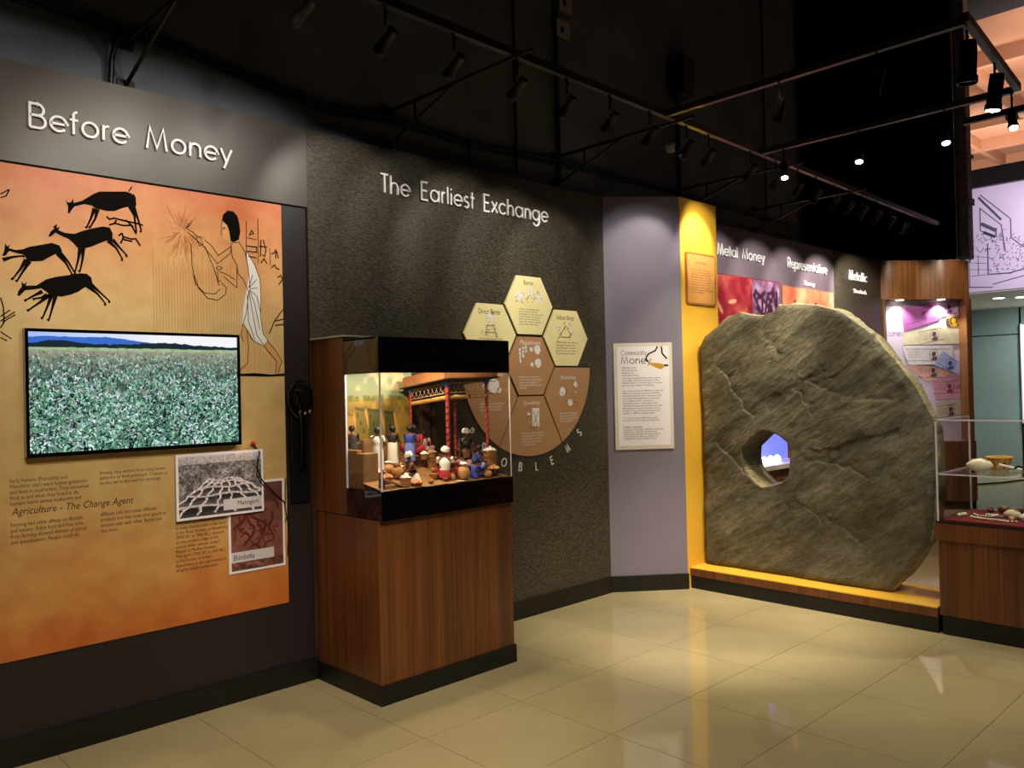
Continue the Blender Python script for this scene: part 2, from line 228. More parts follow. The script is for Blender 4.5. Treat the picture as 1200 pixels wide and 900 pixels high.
_dep = None
def text(name, s, F, u, v, w=None, h=None, off=.003, size=.05, parent=None, m=None, align='LEFT', shear=0, ext=.0004, space=1.0, bold=0, res=2):
    """flat lettering; (u, v) is the top left corner of the block, w and h fit it"""
    c = bpy.data.curves.new('txt', 'FONT'); c.body = s; c.size = 1; c.align_x = align; c.shear = shear; c.resolution_u = res; c.space_line = space; c.offset = bold
    o = bpy.data.objects.new('txt', c); COL.objects.link(o)
    dg = bpy.context.evaluated_depsgraph_get(); me0 = bpy.data.meshes.new_from_object(o.evaluated_get(dg))
    bpy.data.objects.remove(o)
    n = len(me0.vertices); co = np.empty(n*3); me0.vertices.foreach_get('co', co); co = co.reshape(-1, 3)
    fs = [tuple(p.vertices) for p in me0.polygons]; bpy.data.meshes.remove(me0)
    if n == 0: return None
    mn, mx = co.min(0), co.max(0); sx = sy = size
    if w: sx = w/(mx[0]-mn[0])
    if h: sy = h/(mx[1]-mn[1])
    if w and not h: sy = sx
    if h and not w: sx = sy
    b = MB(); b.add([F.P(u+(q[0]-mn[0])*sx, v+(q[1]-mx[1])*sy, off) for q in co], fs)
    me = bpy.data.meshes.new(name); pl = parent_loc(parent)
    me.from_pydata([tuple(Vector(q)-pl) for q in b.v], [], b.f); me.materials.append(m)
    ob = bpy.data.objects.new(name, me); COL.objects.link(ob); ob.parent = parent
    return ob

# numpy painting for flat prints and the lit screen
def npn(h, w, cell, seed=0):
    r = np.random.RandomState(seed); gh, gw = int(h/cell)+3, int(w/cell)+3; g = r.rand(gh, gw)
    y = np.arange(h)/cell; x = np.arange(w)/cell; y0 = y.astype(int); x0 = x.astype(int)
    fy = (y-y0)[:, None]; fx = (x-x0)[None]; fy = fy*fy*(3-2*fy); fx = fx*fx*(3-2*fx)
    a = g[y0][:, x0]; b = g[y0][:, x0+1]; c = g[y0+1][:, x0]; d = g[y0+1][:, x0+1]
    return (a*(1-fx)+b*fx)*(1-fy)+(c*(1-fx)+d*fx)*fy
def fbm(h, w, cell, seed=0, o=4):
    t = 0; a = 1; s = 0
    for k in range(o): t = t+a*npn(h, w, max(1.01, cell/2**k), seed+k); s += a; a *= .55
    return t/s
def stroke(A, pts, width, col, alpha=1):
    h, w = A.shape[:2]; pts = [np.array(p, float) for p in pts]
    for a, b in zip(pts[:-1], pts[1:]):
        n = int(max(abs(b-a).max(), 1))*2+1
        for t in np.linspace(0, 1, n):
            p = a+(b-a)*t; r = width/2
            x0, x1 = int(round(p[0]-r)), int(round(p[0]+r))+1; y0, y1 = int(round(p[1]-r)), int(round(p[1]+r))+1
            x0 = max(x0, 0); y0 = max(y0, 0)
            if x1 <= x0 or y1 <= y0 or x0 >= w or y0 >= h: continue
            A[y0:y1, x0:x1] = A[y0:y1, x0:x1]*(1-alpha)+np.array(col)*alpha
def painted(name, A, F, u0, u1, vtop, vbot, off, m, parent, curve=None):
    """A: h x w x 3 sRGB, row 0 at the top, laid flat on the frame"""
    h, w = A.shape[:2]; A = np.clip(A, 0, 1); A = np.where(A <= .04045, A/12.92, ((A+.055)/1.055)**2.4)
    U, V = np.meshgrid(np.linspace(u0, u1, w), np.linspace(vtop, vbot, h)); off0 = parent_loc(parent)
    O = np.full_like(U, off) if curve is None else off+curve(U)
    co = np.array(F.o-off0)[None, None]+U[..., None]*np.array(F.x)+V[..., None]*np.array(F.up)+O[..., None]*np.array(F.n)
    i = np.arange(h*w).reshape(h, w); q = np.stack([i[1:, :-1], i[1:, 1:], i[:-1, 1:], i[:-1, :-1]], -1).reshape(-1, 4)
    me = bpy.data.meshes.new(name); me.vertices.add(h*w); me.vertices.foreach_set('co', co.astype(np.float32).ravel())
    me.loops.add(q.size); me.loops.foreach_set('vertex_index', q.astype(np.int32).ravel())
    me.polygons.add(len(q)); me.polygons.foreach_set('loop_start', np.arange(0, q.size, 4, dtype=np.int32))
    me.update(calc_edges=True); me.validate()
    ca = me.color_attributes.new('Col', 'FLOAT_COLOR', 'POINT')
    ca.data.foreach_set('color', np.concatenate([A.reshape(-1, 3), np.ones((h*w, 1))], 1).astype(np.float32).ravel())
    me.materials.append(m); o = bpy.data.objects.new(name, me); COL.objects.link(o); o.parent = parent
    return o

# stroke lettering for the raised acrylic titles
def arc(cx, cy, r, a0, a1, n=14, ry=None):
    ry = ry or r
    return [(cx+r*math.cos(math.radians(a0+(a1-a0)*i/n)), cy+ry*math.sin(math.radians(a0+(a1-a0)*i/n))) for i in range(n+1)]
X0 = .33; RR = .33
SF = {
 'B': ([[(0, 0), (0, 1), (.28, 1)]+arc(.28, .76, .24, 90, -90)+[(0, .52)], [(.28, .52)]+arc(.32, .26, .26, 90, -90)+[(0, 0)]], .62),
 'e': ([[(.02, .33), (.64, .33)]+arc(.33, .33, .31, 0, 318, 22)], .68), 'o': ([arc(.33, .33, .31, 0, 360, 26)], .7),
 'f': ([[(.1, 0), (.1, .8)]+arc(.28, .8, .18, 180, 95, 8), [(-.04, .62), (.28, .62)]], .3),
 'r': ([[(.04, 0), (.04, .66)], [(.04, .42)]+arc(.24, .42, .2, 180, 80, 8)], .3),
 'M': ([[(0, 0), (.14, 1), (.44, .05), (.74, 1), (.88, 0)]], .98), 'n': ([[(.04, 0), (.04, .66)], [(.04, .38)]+arc(.28, .38, .24, 180, 0, 12)+[(.52, 0)]], .6),
 'y': ([[(0, .66), (.27, 0)], [(.54, .66), (.14, -.3)]], .56), 'T': ([[(0, 1), (.52, 1)], [(.26, 1), (.26, 0)]], .52),
 'h': ([[(.04, 0), (.04, 1)], [(.04, .38)]+arc(.28, .38, .24, 180, 0, 12)+[(.52, 0)]], .6),
 'E': ([[(.5, 1), (.04, 1), (.04, 0), (.5, 0)], [(.04, .52), (.44, .52)]], .56), 'a': ([arc(.33, .33, .31, 0, 360, 26), [(.64, .66), (.64, 0)]], .72),
 'l': ([[(.05, 0), (.05, 1)]], .14), 'i': ([[(.05, 0), (.05, .66)], [(.05, .84), (.05, .94)]], .14),
 's': ([arc(.2, .49, .16, 35, 270, 12)+arc(.2, .17, .17, 90, -145, 12)], .42), 't': ([[(.12, 0), (.12, .95)], [(-.02, .64), (.28, .64)]], .3),
 'x': ([[(0, 0), (.46, .66)], [(0, .66), (.46, 0)]], .5), 'c': ([arc(.33, .33, .31, 42, 318, 20)], .6),
 'g': ([arc(.33, .33, .31, 0, 360, 26), [(.64, .66), (.64, -.05)]+arc(.34, -.05, .3, 0, -150, 12)], .72),
 'p': ([arc(.35, .33, .31, 0, 360, 26), [(.04, .66), (.04, -.32)]], .7), 'b': ([arc(.35, .33, .31, 0, 360, 26), [(.04, 1), (.04, 0)]], .7),
 'd': ([arc(.33, .33, .31, 0, 360, 26), [(.64, 1), (.64, 0)]], .72), 'v': ([[(0, .66), (.27, 0), (.54, .66)]], .56),
 'k': ([[(.04, 0), (.04, 1)], [(.4, .66), (.04, .3)], [(.14, .4), (.44, 0)]], .48),
 'm': ([[(.04, 0), (.04, .66)], [(.04, .42)]+arc(.22, .42, .18, 180, 0, 10)+[(.4, 0)], [(.4, .42)]+arc(.58, .42, .18, 180, 0, 10)+[(.76, 0)]], .84),
 'R': ([[(.04, 0), (.04, 1), (.3, 1)]+arc(.3, .74, .26, 90, -90)+[(.04, .48)], [(.3, .48), (.54, 0)]], .6),
 'P': ([[(.04, 0), (.04, 1), (.3, 1)]+arc(.3, .74, .26, 90, -90)+[(.04, .48)]], .58),
 'O': ([arc(.5, .5, .48, 0, 360, 30)], 1.04), 'L': ([[(.04, 1), (.04, 0), (.46, 0)]], .5), 'C': ([arc(.5, .5, .48, 45, 315, 22)], .92),
 'S': ([arc(.27, .74, .24, 30, 270, 14)+arc(.27, .25, .25, 90, -150, 14)], .58), ' ': ([], .52)}
def stroke_word(word, F, u0, v0, cap, width, parent, m, wt=.1, o0=.004, o1=.016, name='letter', gap=.13):
    adv = 0; pos = []
    for ch in word: pos.append(adv); adv += SF[ch][1]+gap
    k = width/(adv-gap)
    for ch, a in zip(word, pos):
        if ch == ' ': continue
        b = MB()
        for i_, st in enumerate(SF[ch][0]): b.ribbon(F, [(u0+(a+x)*k, v0+y*cap) for x, y in st], wt*cap, o0, o1+.0004*i_)
        b.build(name, m, parent)

# ------------------------------------------------------------------ materials of the place
wood = wood_mat('walnut laminate', '7a451f', '4f2a10'); woodX = wood_mat('walnut laminate lying grain', '7a451f', '4f2a10', 'X')
woodL = wood_mat('light walnut laminate', '9a6a42', '70451f', sc=.5)
mat('tile', 'b5a67c', .06, var=.05, scale=3, spec=.9); mat('grout', '7a6f50', .6)
mat('partition brown', '231b1d', .45, var=.05, scale=3, bump=.15, bscale=30)
mat('header grey', '514c49', .38, var=.05, scale=4, bump=.1, bscale=20)
mat('lavender board', '7b7282', .5, var=.04, scale=3); mat('yellow board', 'e6b23a', .45, var=.05, scale=3)
mat('black plinth', '0c0a09', .45); mat('night blue wall', '666b74', .8, var=.2, scale=2); mat('black ceiling', '2b2b32', .9)
mat('black drape', '020202', 1, var=.3, scale=5, spec=.05); mat('white acrylic', 'f4f2f4', .35); mat('print black', '100b08', .8, spec=.08); mat('print brown', '3b2411', .8, spec=.1)
mat('print white', 'f0ece8', .6); mat('metal black', '0d0d0d', .4, .3); mat('track metal', '3a3033', .4, .4); mat('blue paint pipe', '0e2338', .5)
mat('gloss black', '050506', .06, spec=.7, coat=.5); mat('acrylic edge', 'd8d4e0', .2); mat('teal glass wall', '6f8584', .25, var=.04)
mat('peach plaster', 'b98a70', .7, var=.05, scale=2); mat('white plaster', 'c8c0b4', .7); mat('lamp glow', 'fff6e8', .5, emit=14); mat('dim lamp glow', 'fff2df', .5, emit=5)
mat('lavender print', 'c3b4cc', .5, var=.06, scale=1); mat('sketch ink', '4a4256', .7); mat('velvet', '6a0a14', .9, var=.3, scale=60)
mat('cream hex', 'f2e6aa', .4, var=.03); mat('tan hex', 'b98c64', .4, var=.03); mat('edge black', '0a0907', .4); mat('edge cream', 'e0d0b0', .4)
mat('copper plate', 'cf9350', .4, var=.06, scale=20); mat('copper rim', 'b97a3e', .3, .4); mat('paper white', 'efe9ed', .5); mat('bone', 'e8ddc0', .5, var=.08, scale=40)
mat('tooth gold', 'c99a3a', .4); mat('red plastic', 'c01818', .3); mat('pillar stone', '6b6256', .7, var=.4, scale=12, bump=.4)
M_ = glass_mat('clear glass'); glass_mat('shelf glass', (.93, .97, .95))

# textured dark plaster: short crossing scratches
def scratch_plaster():
    m = bpy.data.materials.new('scratched dark plaster'); m.use_nodes = True; nt = m.node_tree; N = nt.nodes; L = nt.links; b = N['Principled BSDF']
    tc = N.new('ShaderNodeTexCoord'); hs = []
    for k, rot in enumerate((.6, -.7, 2.0)):
        mp = N.new('ShaderNodeMapping'); mp.inputs['Rotation'].default_value = (0, rot, 0); mp.inputs['Scale'].default_value = (45, 45, 190)
        n = N.new('ShaderNodeTexNoise'); n.inputs['Scale'].default_value = 1; n.inputs['Detail'].default_value = 2
        L.new(tc.outputs['Object'], mp.inputs[0]); L.new(mp.outputs[0], n.inputs['Vector']); hs.append(n)
    a = N.new('ShaderNodeMath'); a.operation = 'MAXIMUM'; L.new(hs[0].outputs[0], a.inputs[0]); L.new(hs[1].outputs[0], a.inputs[1])
    a2 = N.new('ShaderNodeMath'); a2.operation = 'MAXIMUM'; L.new(a.outputs[0], a2.inputs[0]); L.new(hs[2].outputs[0], a2.inputs[1])
    rp = N.new('ShaderNodeMapRange'); rp.inputs[1].default_value = .5; rp.inputs[2].default_value = .72; L.new(a2.outputs[0], rp.inputs[0])
    mx = N.new('ShaderNodeMix'); mx.data_type = 'RGBA'; mx.inputs[6].default_value = (*srgb('24201a'), 1); mx.inputs[7].default_value = (*srgb('5a5240'), 1)
    L.new(rp.outputs[0], mx.inputs[0]); L.new(mx.outputs[2], b.inputs['Base Color']); b.inputs['Roughness'].default_value = .45
    bp = N.new('ShaderNodeBump'); bp.inputs['Strength'].default_value = .6; bp.inputs['Distance'].default_value = .003
    L.new(a2.outputs[0], bp.inputs['Height']); L.new(bp.outputs[0], b.inputs['Normal']); MATS['scratched dark plaster'] = m
scratch_plaster()
def poster_mat():
    m = bpy.data.materials.new('aged parchment print'); m.use_nodes = True; nt = m.node_tree; N = nt.nodes; L = nt.links; b = N['Principled BSDF']
    tc = N.new('ShaderNodeTexCoord'); sp = N.new('ShaderNodeSeparateXYZ'); L.new(tc.outputs['Generated'], sp.inputs[0])
    n = N.new('ShaderNodeTexNoise'); n.inputs['Scale'].default_value = 2.2; n.inputs['Detail'].default_value = 5; L.new(tc.outputs['Object'], n.inputs['Vector'])
    ad = N.new('ShaderNodeMath'); ad.operation = 'MULTIPLY_ADD'; ad.inputs[1].default_value = .28; L.new(n.outputs[0], ad.inputs[0]); L.new(sp.outputs[2], ad.inputs[2])
    cr = N.new('ShaderNodeValToRGB'); E = cr.color_ramp.elements
    for p, c in ((.12, 'a8541c'), (.24, 'bd8234'), (.4, 'd3aa60'), (.86, 'e4b968'), (1.0, 'e89a58'), (1.16, 'd9703a')):
        pass
    st = [(.10, 'c0682c'), (.22, 'c88c4a'), (.36, 'c6a265'), (.72, 'dcba80'), (.84, 'dfa56a'), (.96, 'd6784a')]
    E[0].position = st[0][0]; E[0].color = (*srgb(st[0][1]), 1); E[1].position = st[-1][0]; E[1].color = (*srgb(st[-1][1]), 1)
    for p, c in st[1:-1]: e = E.new(p); e.color = (*srgb(c), 1)
    s2 = N.new('ShaderNodeMath'); s2.operation = 'MULTIPLY_ADD'; s2.inputs[1].default_value = .9; s2.inputs[2].default_value = -.04
    L.new(ad.outputs[0], s2.inputs[0]); L.new(s2.outputs[0], cr.inputs[0])
    n2 = N.new('ShaderNodeTexNoise'); n2.inputs['Scale'].default_value = 9; n2.inputs['Detail'].default_value = 8; L.new(tc.outputs['Object'], n2.inputs['Vector'])
    mx = N.new('ShaderNodeMix'); mx.data_type = 'RGBA'; mx.blend_type = 'SOFT_LIGHT'; mx.inputs[0].default_value = .55
    L.new(cr.outputs[0], mx.inputs[6]); L.new(n2.outputs[0], mx.inputs[7]); L.new(mx.outputs[2], b.inputs['Base Color']); b.inputs['Roughness'].default_value = .42
    MATS['aged parchment print'] = m
poster_mat()

# ------------------------------------------------------------------ the setting
fl = struct(MB().box(-4, 18, -4, 6, -.06, -.004).build('floor', M('grout')))
TX = [3.505+.61*k for k in range(-6, 9)]; TY = [2.4+.59*k for k in range(-6, 3)]+[4.06]
proto = {}
for i in range(len(TX)-1):
    for j in range(len(TY)-1):
        g = .0014; w_, d_ = TX[i+1]-TX[i]-2*g, TY[j+1]-TY[j]-2*g; key = round(d_, 4)
        if key not in proto: proto[key] = MB().box(0, w_, 0, d_, -.004, 0).build('floor_tile', M('tile'), fl); o = proto[key]
        else: o = proto[key].copy(); COL.objects.link(o)
        o.parent = fl; o.location = (TX[i]+g, TY[j]+g, 0)
rest = MB()
def trect(x0, x1, y0, y1):
    x = x0
    while x < x1-.01:
        y = y0
        while y < y1-.01:
            rest.box(x+.0014, min(x+.61, x1)-.0014, y+.0014, min(y+.59, y1)-.0014, -.004, 0); y += .59
        x += .61
trect(TX[-1], 17.9, -3.5, 5.9); trect(-3.9, TX[0], -3.5, 4.06); trect(TX[0], TX[-1], -3.5, TY[0])
o = rest.build('floor_tiles', M('tile'), fl); o['kind'] = 'stuff'

wl = struct(MB().box(-4, 2.362, 4.06, 4.14, 0, 3.04).build('wall_left', M('partition brown')))
struct(MB().box(-4, 2.362, 4.045, 4.06, 2.604, 3.045).build('trim_1', M('header grey')))
struct(MB().box(2.362, 4.93, 4.06, 4.14, 0, 3.04).build('wall_center', M('scratched dark plaster')))
struct(MB().box(2.358, 2.366, 4.05, 4.06, 0, 3.045).build('trim_2', M('print brown')))
struct(MB().add([FD.P(u, v, o) for u in (0, .604) for v in (0, 3.045) for o in (-.05, 0)], [(0, 1, 3, 2), (4, 6, 7, 5), (0, 4, 5, 1), (2, 3, 7, 6), (0, 2, 6, 4), (1, 5, 7, 3)]).build('wall_diagonal', M('lavender board')))
struct(MB().box(5.40, 5.92, 3.68, 3.72, 0, 3.045).build('wall_alcove', M('yellow board')))
struct(MB().box(5.0, 8.9, 4.06, 4.14, 0, 3.04).build('wall_right', M('partition plum') if 'partition plum' in MATS else mat('partition plum', '71636d', .4, var=.05)))
struct(MB().box(8.9, 10.3, 4.055, 4.14, 0, 3.04).build('wall_right.001', M('scratched dark plaster')))
struct(MB().box(-4, 13.3, 4.15, 4.3, 0, 6.3).build('wall_back', M('night blue wall')))
b = MB().box(-4, 11.98, -4, 4.2, 6.3, 6.5); struct(b.build('ceiling', M('black ceiling')))
struct(MB().box(-4, 18, -4.2, -4, 0, 6.3).build('wall_front', M('night blue wall'))); struct(MB().box(-4.2, -4, -4, 4.3, 0, 6.3).build('wall_end', M('night blue wall')))
struct(MB().box(-4, 4.93, 4.045, 4.06, 0, .12).build('baseboard_left', M('black plinth')))
b = MB(); b.fbox(FD, -.02, .61, 0, .12, 0, .012); struct(b.build('baseboard_diagonal', M('black plinth')))
# far side: coffered ceiling, soffit, glass wall
pc = struct(MB().box(11.98, 24, -4, 9, 6.3, 6.5).build('ceiling.001', M('peach plaster')))
for y in (7.6, 6.4, 5.2, 4.0, 2.8): MB().box(13.2, 24, y-.05, y+.05, 6.1, 6.3).build('ceiling_rib', M('peach plaster'), pc)
for x in (13.2, 14.8, 16.4, 18.0, 19.6, 21.2): MB().box(x-.06, x+.06, 0, 8.9, 6.08, 6.298).build('ceiling_rib', M('peach plaster'), pc)
struct(MB().box(13.32, 16.6, -4, 7, 2.84, 2.95).build('trim_3', M('white plaster')))
struct(MB().box(23.8, 24.0, -4, 9, 2.95, 6.3).build('wall_far.001', M('peach plaster')))
struct(MB().box(13.2, 13.6, -4, 4.3, 4.37, 4.63).build('trim_4', M('black plinth')))
wf = struct(MB().box(16.5, 16.6, -4, 7, 0, 2.84).build('wall_far', M('teal glass wall')))
for y in (4.2, 5.4, 3.0): MB().box(16.485, 16.5, y-.012, y+.012, 0, 2.84).build('joint', M('print black'), wf)
MB().box(16.49, 16.5, -4, 7, 2.36, 2.375).build('transom', M('print black'), wf)
struct(MB().box(13.32, 24, 8.9, 9, 0, 6.3).build('wall_side', M('white plaster')))
dr = MB(); n = 120; pts = []
for i in range(n+1):
    t = i/n
    if t < .6: x, y = 8.3+(10.2-8.3)*t/.6, 4.14-.06*t
    else: x, y = 10.2+.72*(t-.6)/.4, 4.1-.66*(t-.6)/.4
    pts.append((x, y-.02+.02*math.sin(t*70)))
vs = []
for x, y in pts: vs += [(x, y, 3.05), (x, y, 6.29), (x+.02, y+.03, 3.05), (x+.02, y+.03, 6.29)]
fs = []
for i in range(n): a = 4*i; c = a+4; fs += [(a, a+1, c+1, c), (a+2, c+2, c+3, a+3), (a, c, c+2, a+2)]
tag(MB().add(vs, fs).build('black_drape', M('black drape'), smooth=True), 'tall black drape hanging above the wooden banknote column', 'drape')
dr = MB(); dr.box(11.0, 11.16, 3.32, 3.46, 3.06, 6.29); dr.box(10.98, 11.18, 3.30, 3.48, 3.72, 3.8); dr.box(10.98, 11.18, 3.30, 3.48, 4.3, 4.34)
tag(dr.build('pillar', M('pillar stone')), 'weathered grey pillar rising at the right edge of the black drape', 'pillar')

# ------------------------------------------------------------------ left section: title, mural, screen
t = thing('title_sign', 'raised white lettering reading Before Money on the grey header', 'sign', (.99, 4.045, 2.76))
FH = Fr((0, 4.045, 0), (1, 0, 0), (0, -1, 0))
stroke_word('Before Money', FH, .997, 2.766, .105, .925, t, M('white acrylic'))
t = thing('title_sign', 'raised white lettering reading The Earliest Exchange on scratched dark wall', 'sign', (2.857, 4.06, 2.76))
stroke_word('The Earliest Exchange', FW, 2.857, 2.765, .11, 1.447, t, M('white acrylic'))
t = thing('title_sign', 'raised white lettering reading Metal Money at the plum wall beside the yellow fin', 'sign', (6.5, 4.06, 2.75))
stroke_word('Metal Money', FW, 6.53, 2.758, .1, .84, t, M('white acrylic'))
t = thing('title_sign', 'raised white lettering reading Representative Money above the orange mural', 'sign', (7.83, 4.06, 2.6))
stroke_word('Representative', FW, 7.83, 2.755, .1, .88, t, M('white acrylic'), .12); stroke_word('Money', FW, 8.18, 2.6, .045, .23, t, M('white acrylic'), .15)
t = thing('title_sign', 'raised white lettering reading Metallic Standards on the far dark wall section', 'sign', (9.26, 4.055, 2.6))
stroke_word('Metallic', Fr((0, 4.055, 0), (1, 0, 0), (0, -1, 0)), 9.26, 2.745, .1, .48, t, M('white acrylic'), .12)
stroke_word('Standards', Fr((0, 4.055, 0), (1, 0, 0), (0, -1, 0)), 9.37, 2.6, .045, .34, t, M('white acrylic'), .15)

mu = thing('mural_panel', 'large parchment-coloured mural with black antelopes and a painted woman, behind the lit screen', 'mural', (0, 4.06, .45))
MB().box(-.6, 2.205, 4.052, 4.0585, .452, 2.595).build('backing_sheet', M('aged parchment print'), mu)
PK = M('print black')
for i, (P, L_) in enumerate(((AN1, LEGS[0:6]), (AN2, LEGS[6:10]), (AN3, LEGS[10:14]+LEGS[21:22]), (AN4, LEGS[14:21]))):
    b = MB(); b.poly(FW, P, .008, .0092)
    for l in L_:
        m2 = [tuple(np.array(l[0])*.5+np.array(l[1])*.5)]; 
        b.ribbon(FW, l, .012 if len(l) > 2 else .006, .008, .0094, ws=[1.5, .8, .55][:len(l)] if len(l) > 2 else None)
        if len(l) > 2: b.ribbon(FW, [l[-1], (l[-1][0]-.007, l[-1][1]-.005)], .011, .008, .0093)
    part_label(b.build('painted_antelope', PK, mu), ['topmost antelope silhouette with lowered head', 'second antelope silhouette leaping left', 'leftmost running antelope silhouette', 'lowest antelope silhouette just above the screen'][i])
b = MB()
for l in DOGS[:4]: b.ribbon(FW, l, .008, .008, .0094)
b.build('painted_hound', PK, mu); b = MB()
for l in DOGS[4:]: b.ribbon(FW, l, .008, .008, .0094)
b.build('painted_hound', PK, mu); b = MB()
for l in THIN: MB().ribbon(FW, l, .005, .008, .0094).build('painted_line', PK, mu)
skin_ = mat('mural skin', 'dba266', .5, var=.04); wb = MB()
for i_, P in enumerate((FACE, TORSO, ARM1, ARM2)): wb.poly(FW, P, .008, .0088-.0001*i_)
fig = wb.build('painted_woman', skin_, mu)
part_label(fig, 'woman in a white wrap painted in profile reaching left')
MB().poly(FW, LEG1, .008, .0087).build('leg', skin_, fig); MB().poly(FW, LEG2, .008, .0087).build('leg', skin_, fig); MB().poly(FW, DRESS, .0088, .0092).build('white_wrap', M('print white'), fig); MB().poly(FW, HAIR, .0088, .0096).build('black_hair', PK, fig)
b = MB()
for l in ELINES[:32]: b.ribbon(FW, l, .0035, .009, .0098)
b.ribbon(FW, [tuple(np.array(FACE[11])*.62+np.array(FACE[2])*.38+np.array((-.006, -.008))), tuple(np.array(FACE[11])*.4+np.array(FACE[2])*.6+np.array((-.004, -.008)))], .007, .009, .0099); b.ribbon(FW, FACE[8:12]+FACE[:1], .003, .009, .0098)
b.build('ink_lines', M('print brown'), fig)['kind'] = 'stuff'; b = MB()
for l in ELINES[32:]: MB().ribbon(FW, l, .006, .008, .0094).build('painted_glyph', M('print brown'), mu)
MB().poly(FW, GROUND, .0088, .0096).build('painted_ground', PK, mu)
b = MB()
for k in range(90):
    a = rnd.uniform(0, 6.28); r0 = rnd.uniform(.01, .07); r1 = r0+rnd.uniform(.02, .06)
    b.ribbon(FW, [(1.667+r0*math.cos(a), 2.385+1.3*r0*math.sin(a)), (1.667+r1*math.cos(a), 2.385+1.3*r1*math.sin(a))], .003, .008, .0092)
b.build('painted_grain_burst', mat('rust print', 'c8844a', .7), mu)['kind'] = 'stuff'; b = MB()
for k in range(46):
    x = 1.52+k*.0145+rnd.uniform(-.002, .002); top = 2.3-.1*abs(math.sin(k*1.3))
    if 1.93 < x: top = 2.05
    b.ribbon(FW, [(x, top), (x, 1.885 if x < 1.94 else 1.69)], .0022, .008, .0088)
b.build('painted_reeds', mat('reed print', 'c39a5e', .7), mu)['kind'] = 'stuff'
tb = mat('text ink', '2e2012', .6)
text('printed_text', "Early humans (Paleolithic and\nMesolithic man) were hunter-gatherers\nand lived in small tribes. They consumed\nfood as and when they found it. As\nhumans learnt animal husbandry and", FW, .90, 1.232, .315, .12, .0085, parent=mu, m=tb)
text('printed_text', "farming, they evolved from being hunter-\ngatherers to food producers. Creation of\nsurplus led to the need for exchange.", FW, 1.262, 1.236, .31, .068, .0085, parent=mu, m=tb)
text('printed_heading', "Agriculture - The Change Agent", FW, .905, 1.106, .505, .042, .0085, parent=mu, m=tb, shear=.25)
text('printed_text', "Farming had other effects on lifestyle\nand society. Extra food and free time\nfrom farming allowed division of labour\nand specialisation. People could do", FW, .90, 1.043, .305, .098, .0085, parent=mu, m=tb)
text('printed_text', "different jobs and create different\nproducts and then trade their goods or\nservices with each other. Barter was\nthus born.", FW, 1.262, 1.047, .30, .095, .0085, parent=mu, m=tb)
text('printed_text', "Early records of hunter-gatherers\nin Indian history exist in the form\nof the Rock Shelters of Bhimbetka\n(9000 BC to 7000 BC), situated\non the southern edge of the\ncentral Indian plateau, today's\nBhopal in Madhya Pradesh.\nMehrgarh (7000 BC to 3300 BC)\nin Kachi plain of today's\nBaluchistan, is also representative\nof early human settlements.", FW, 1.605, .958, .262, .25, .0085, parent=mu, m=tb)

# framed site photographs
def photo(name, label, A, x0, x1, z0, z1, off, cap, cx, cz, ch, bar):
    p = thing(name, label, 'photograph', (x0, 4.06-off, z0))
    MB().fbox(FW, x0, x1, z0, z1, off-.006 if off > .02 else .008, off).build('white_mount', M('paper white'), p)
    painted('photo_print', A, FW, x0+.012, x1-.012, z1-.012, z0+.012, off+.0006, attr_mat('flat print'), p)
    bb = MB().fbox(FW, bar[0], bar[1], bar[2], bar[3], off+.0006, off+.0012); bb.build('caption_bar', mat('caption bar', 'cfc6c8', .5), p)
    text('caption_text', cap, FW, cx, cz, w=.115, h=ch, off=off+.0016, parent=p, m=PK)
H_, W_ = 130, 180
yy, xx = np.mgrid[0:H_, 0:W_]/1.0; A = np.zeros((H_, W_, 3)); nz = fbm(H_, W_, 9, 3); nz2 = fbm(H_, W_, 26, 8)
A[...] = (.2+.75*nz*(.55+.5*nz2))[..., None]; A[:18] = .80-.006*np.arange(18)[:, None, None]; A[17:20, 60:140] *= .8
vr_ = npn(H_, W_, 3.2, 77); A[20:] *= (.55+.75*vr_[20:, :, None])
gxs = np.linspace(-1.3, 1.3, 8); gys = (54, 60, 70, 86, 108, 140)
def gp(g_, y_): return (98+g_*(22+(y_-50)*1.15)+3*math.sin(y_*.3+g_*5), y_+2.5*math.sin(g_*4+y_))
for a_, b_ in zip(gxs[:-1], gxs[1:]):
    for y1_, y2_ in zip(gys[:-1], gys[1:]):
        for f_ in np.linspace(.12, .8, 9):
            ym = y1_+(y2_-y1_)*f_; p1_ = gp(a_+.05, ym); p2_ = gp(b_-.07, ym); v_ = .07+.42*f_**1.6; stroke(A, [p1_, p2_], 1.5+(ym-50)/30, (v_,)*3, .72)
for g_ in gxs: stroke(A, [gp(g_, y_) for y_ in range(53, 130, 6)], 2, (.88,)*3, .8)
for y_ in gys[:-1]: stroke(A, [gp(g_, y_) for g_ in gxs], 1+y_/60, (.8,)*3, .75)
A *= (.8+.4*npn(H_, W_, 2.2, 79))[..., None]
A *= np.array([1, .94, .96])
photo('site_photograph', 'white-bordered grey photograph of excavated brick ruins captioned Mehrgarh', A, 1.603, 2.06, .963, 1.287, .030, 'Mehrgarh', 1.915, 1.032, .03, (1.84, 2.048, .99, 1.045))
H_, W_ = 150, 100; A = np.zeros((H_, W_, 3)); nz = fbm(H_, W_, 22, 13)
A[...] = np.array([.50, .30, .25])*(.75+.55*nz[..., None]); A[:34] *= .75
for k in range(34):
    x, y = rnd.uniform(8, 92), rnd.uniform(40, 112); pts = [(x, y)]; dx_, dy_ = rnd.uniform(-6, 7), rnd.uniform(-6, 7)
    for q in range(4): x += dx_+rnd.uniform(-4, 4); y += dy_+rnd.uniform(-4, 4); pts.append((x, y))
    stroke(A, pts, rnd.choice((1, 2, 3)), (.34, .12, .09), .45)
A[134:] *= (.4+1.0*npn(16, W_, 5, 3))[..., None]
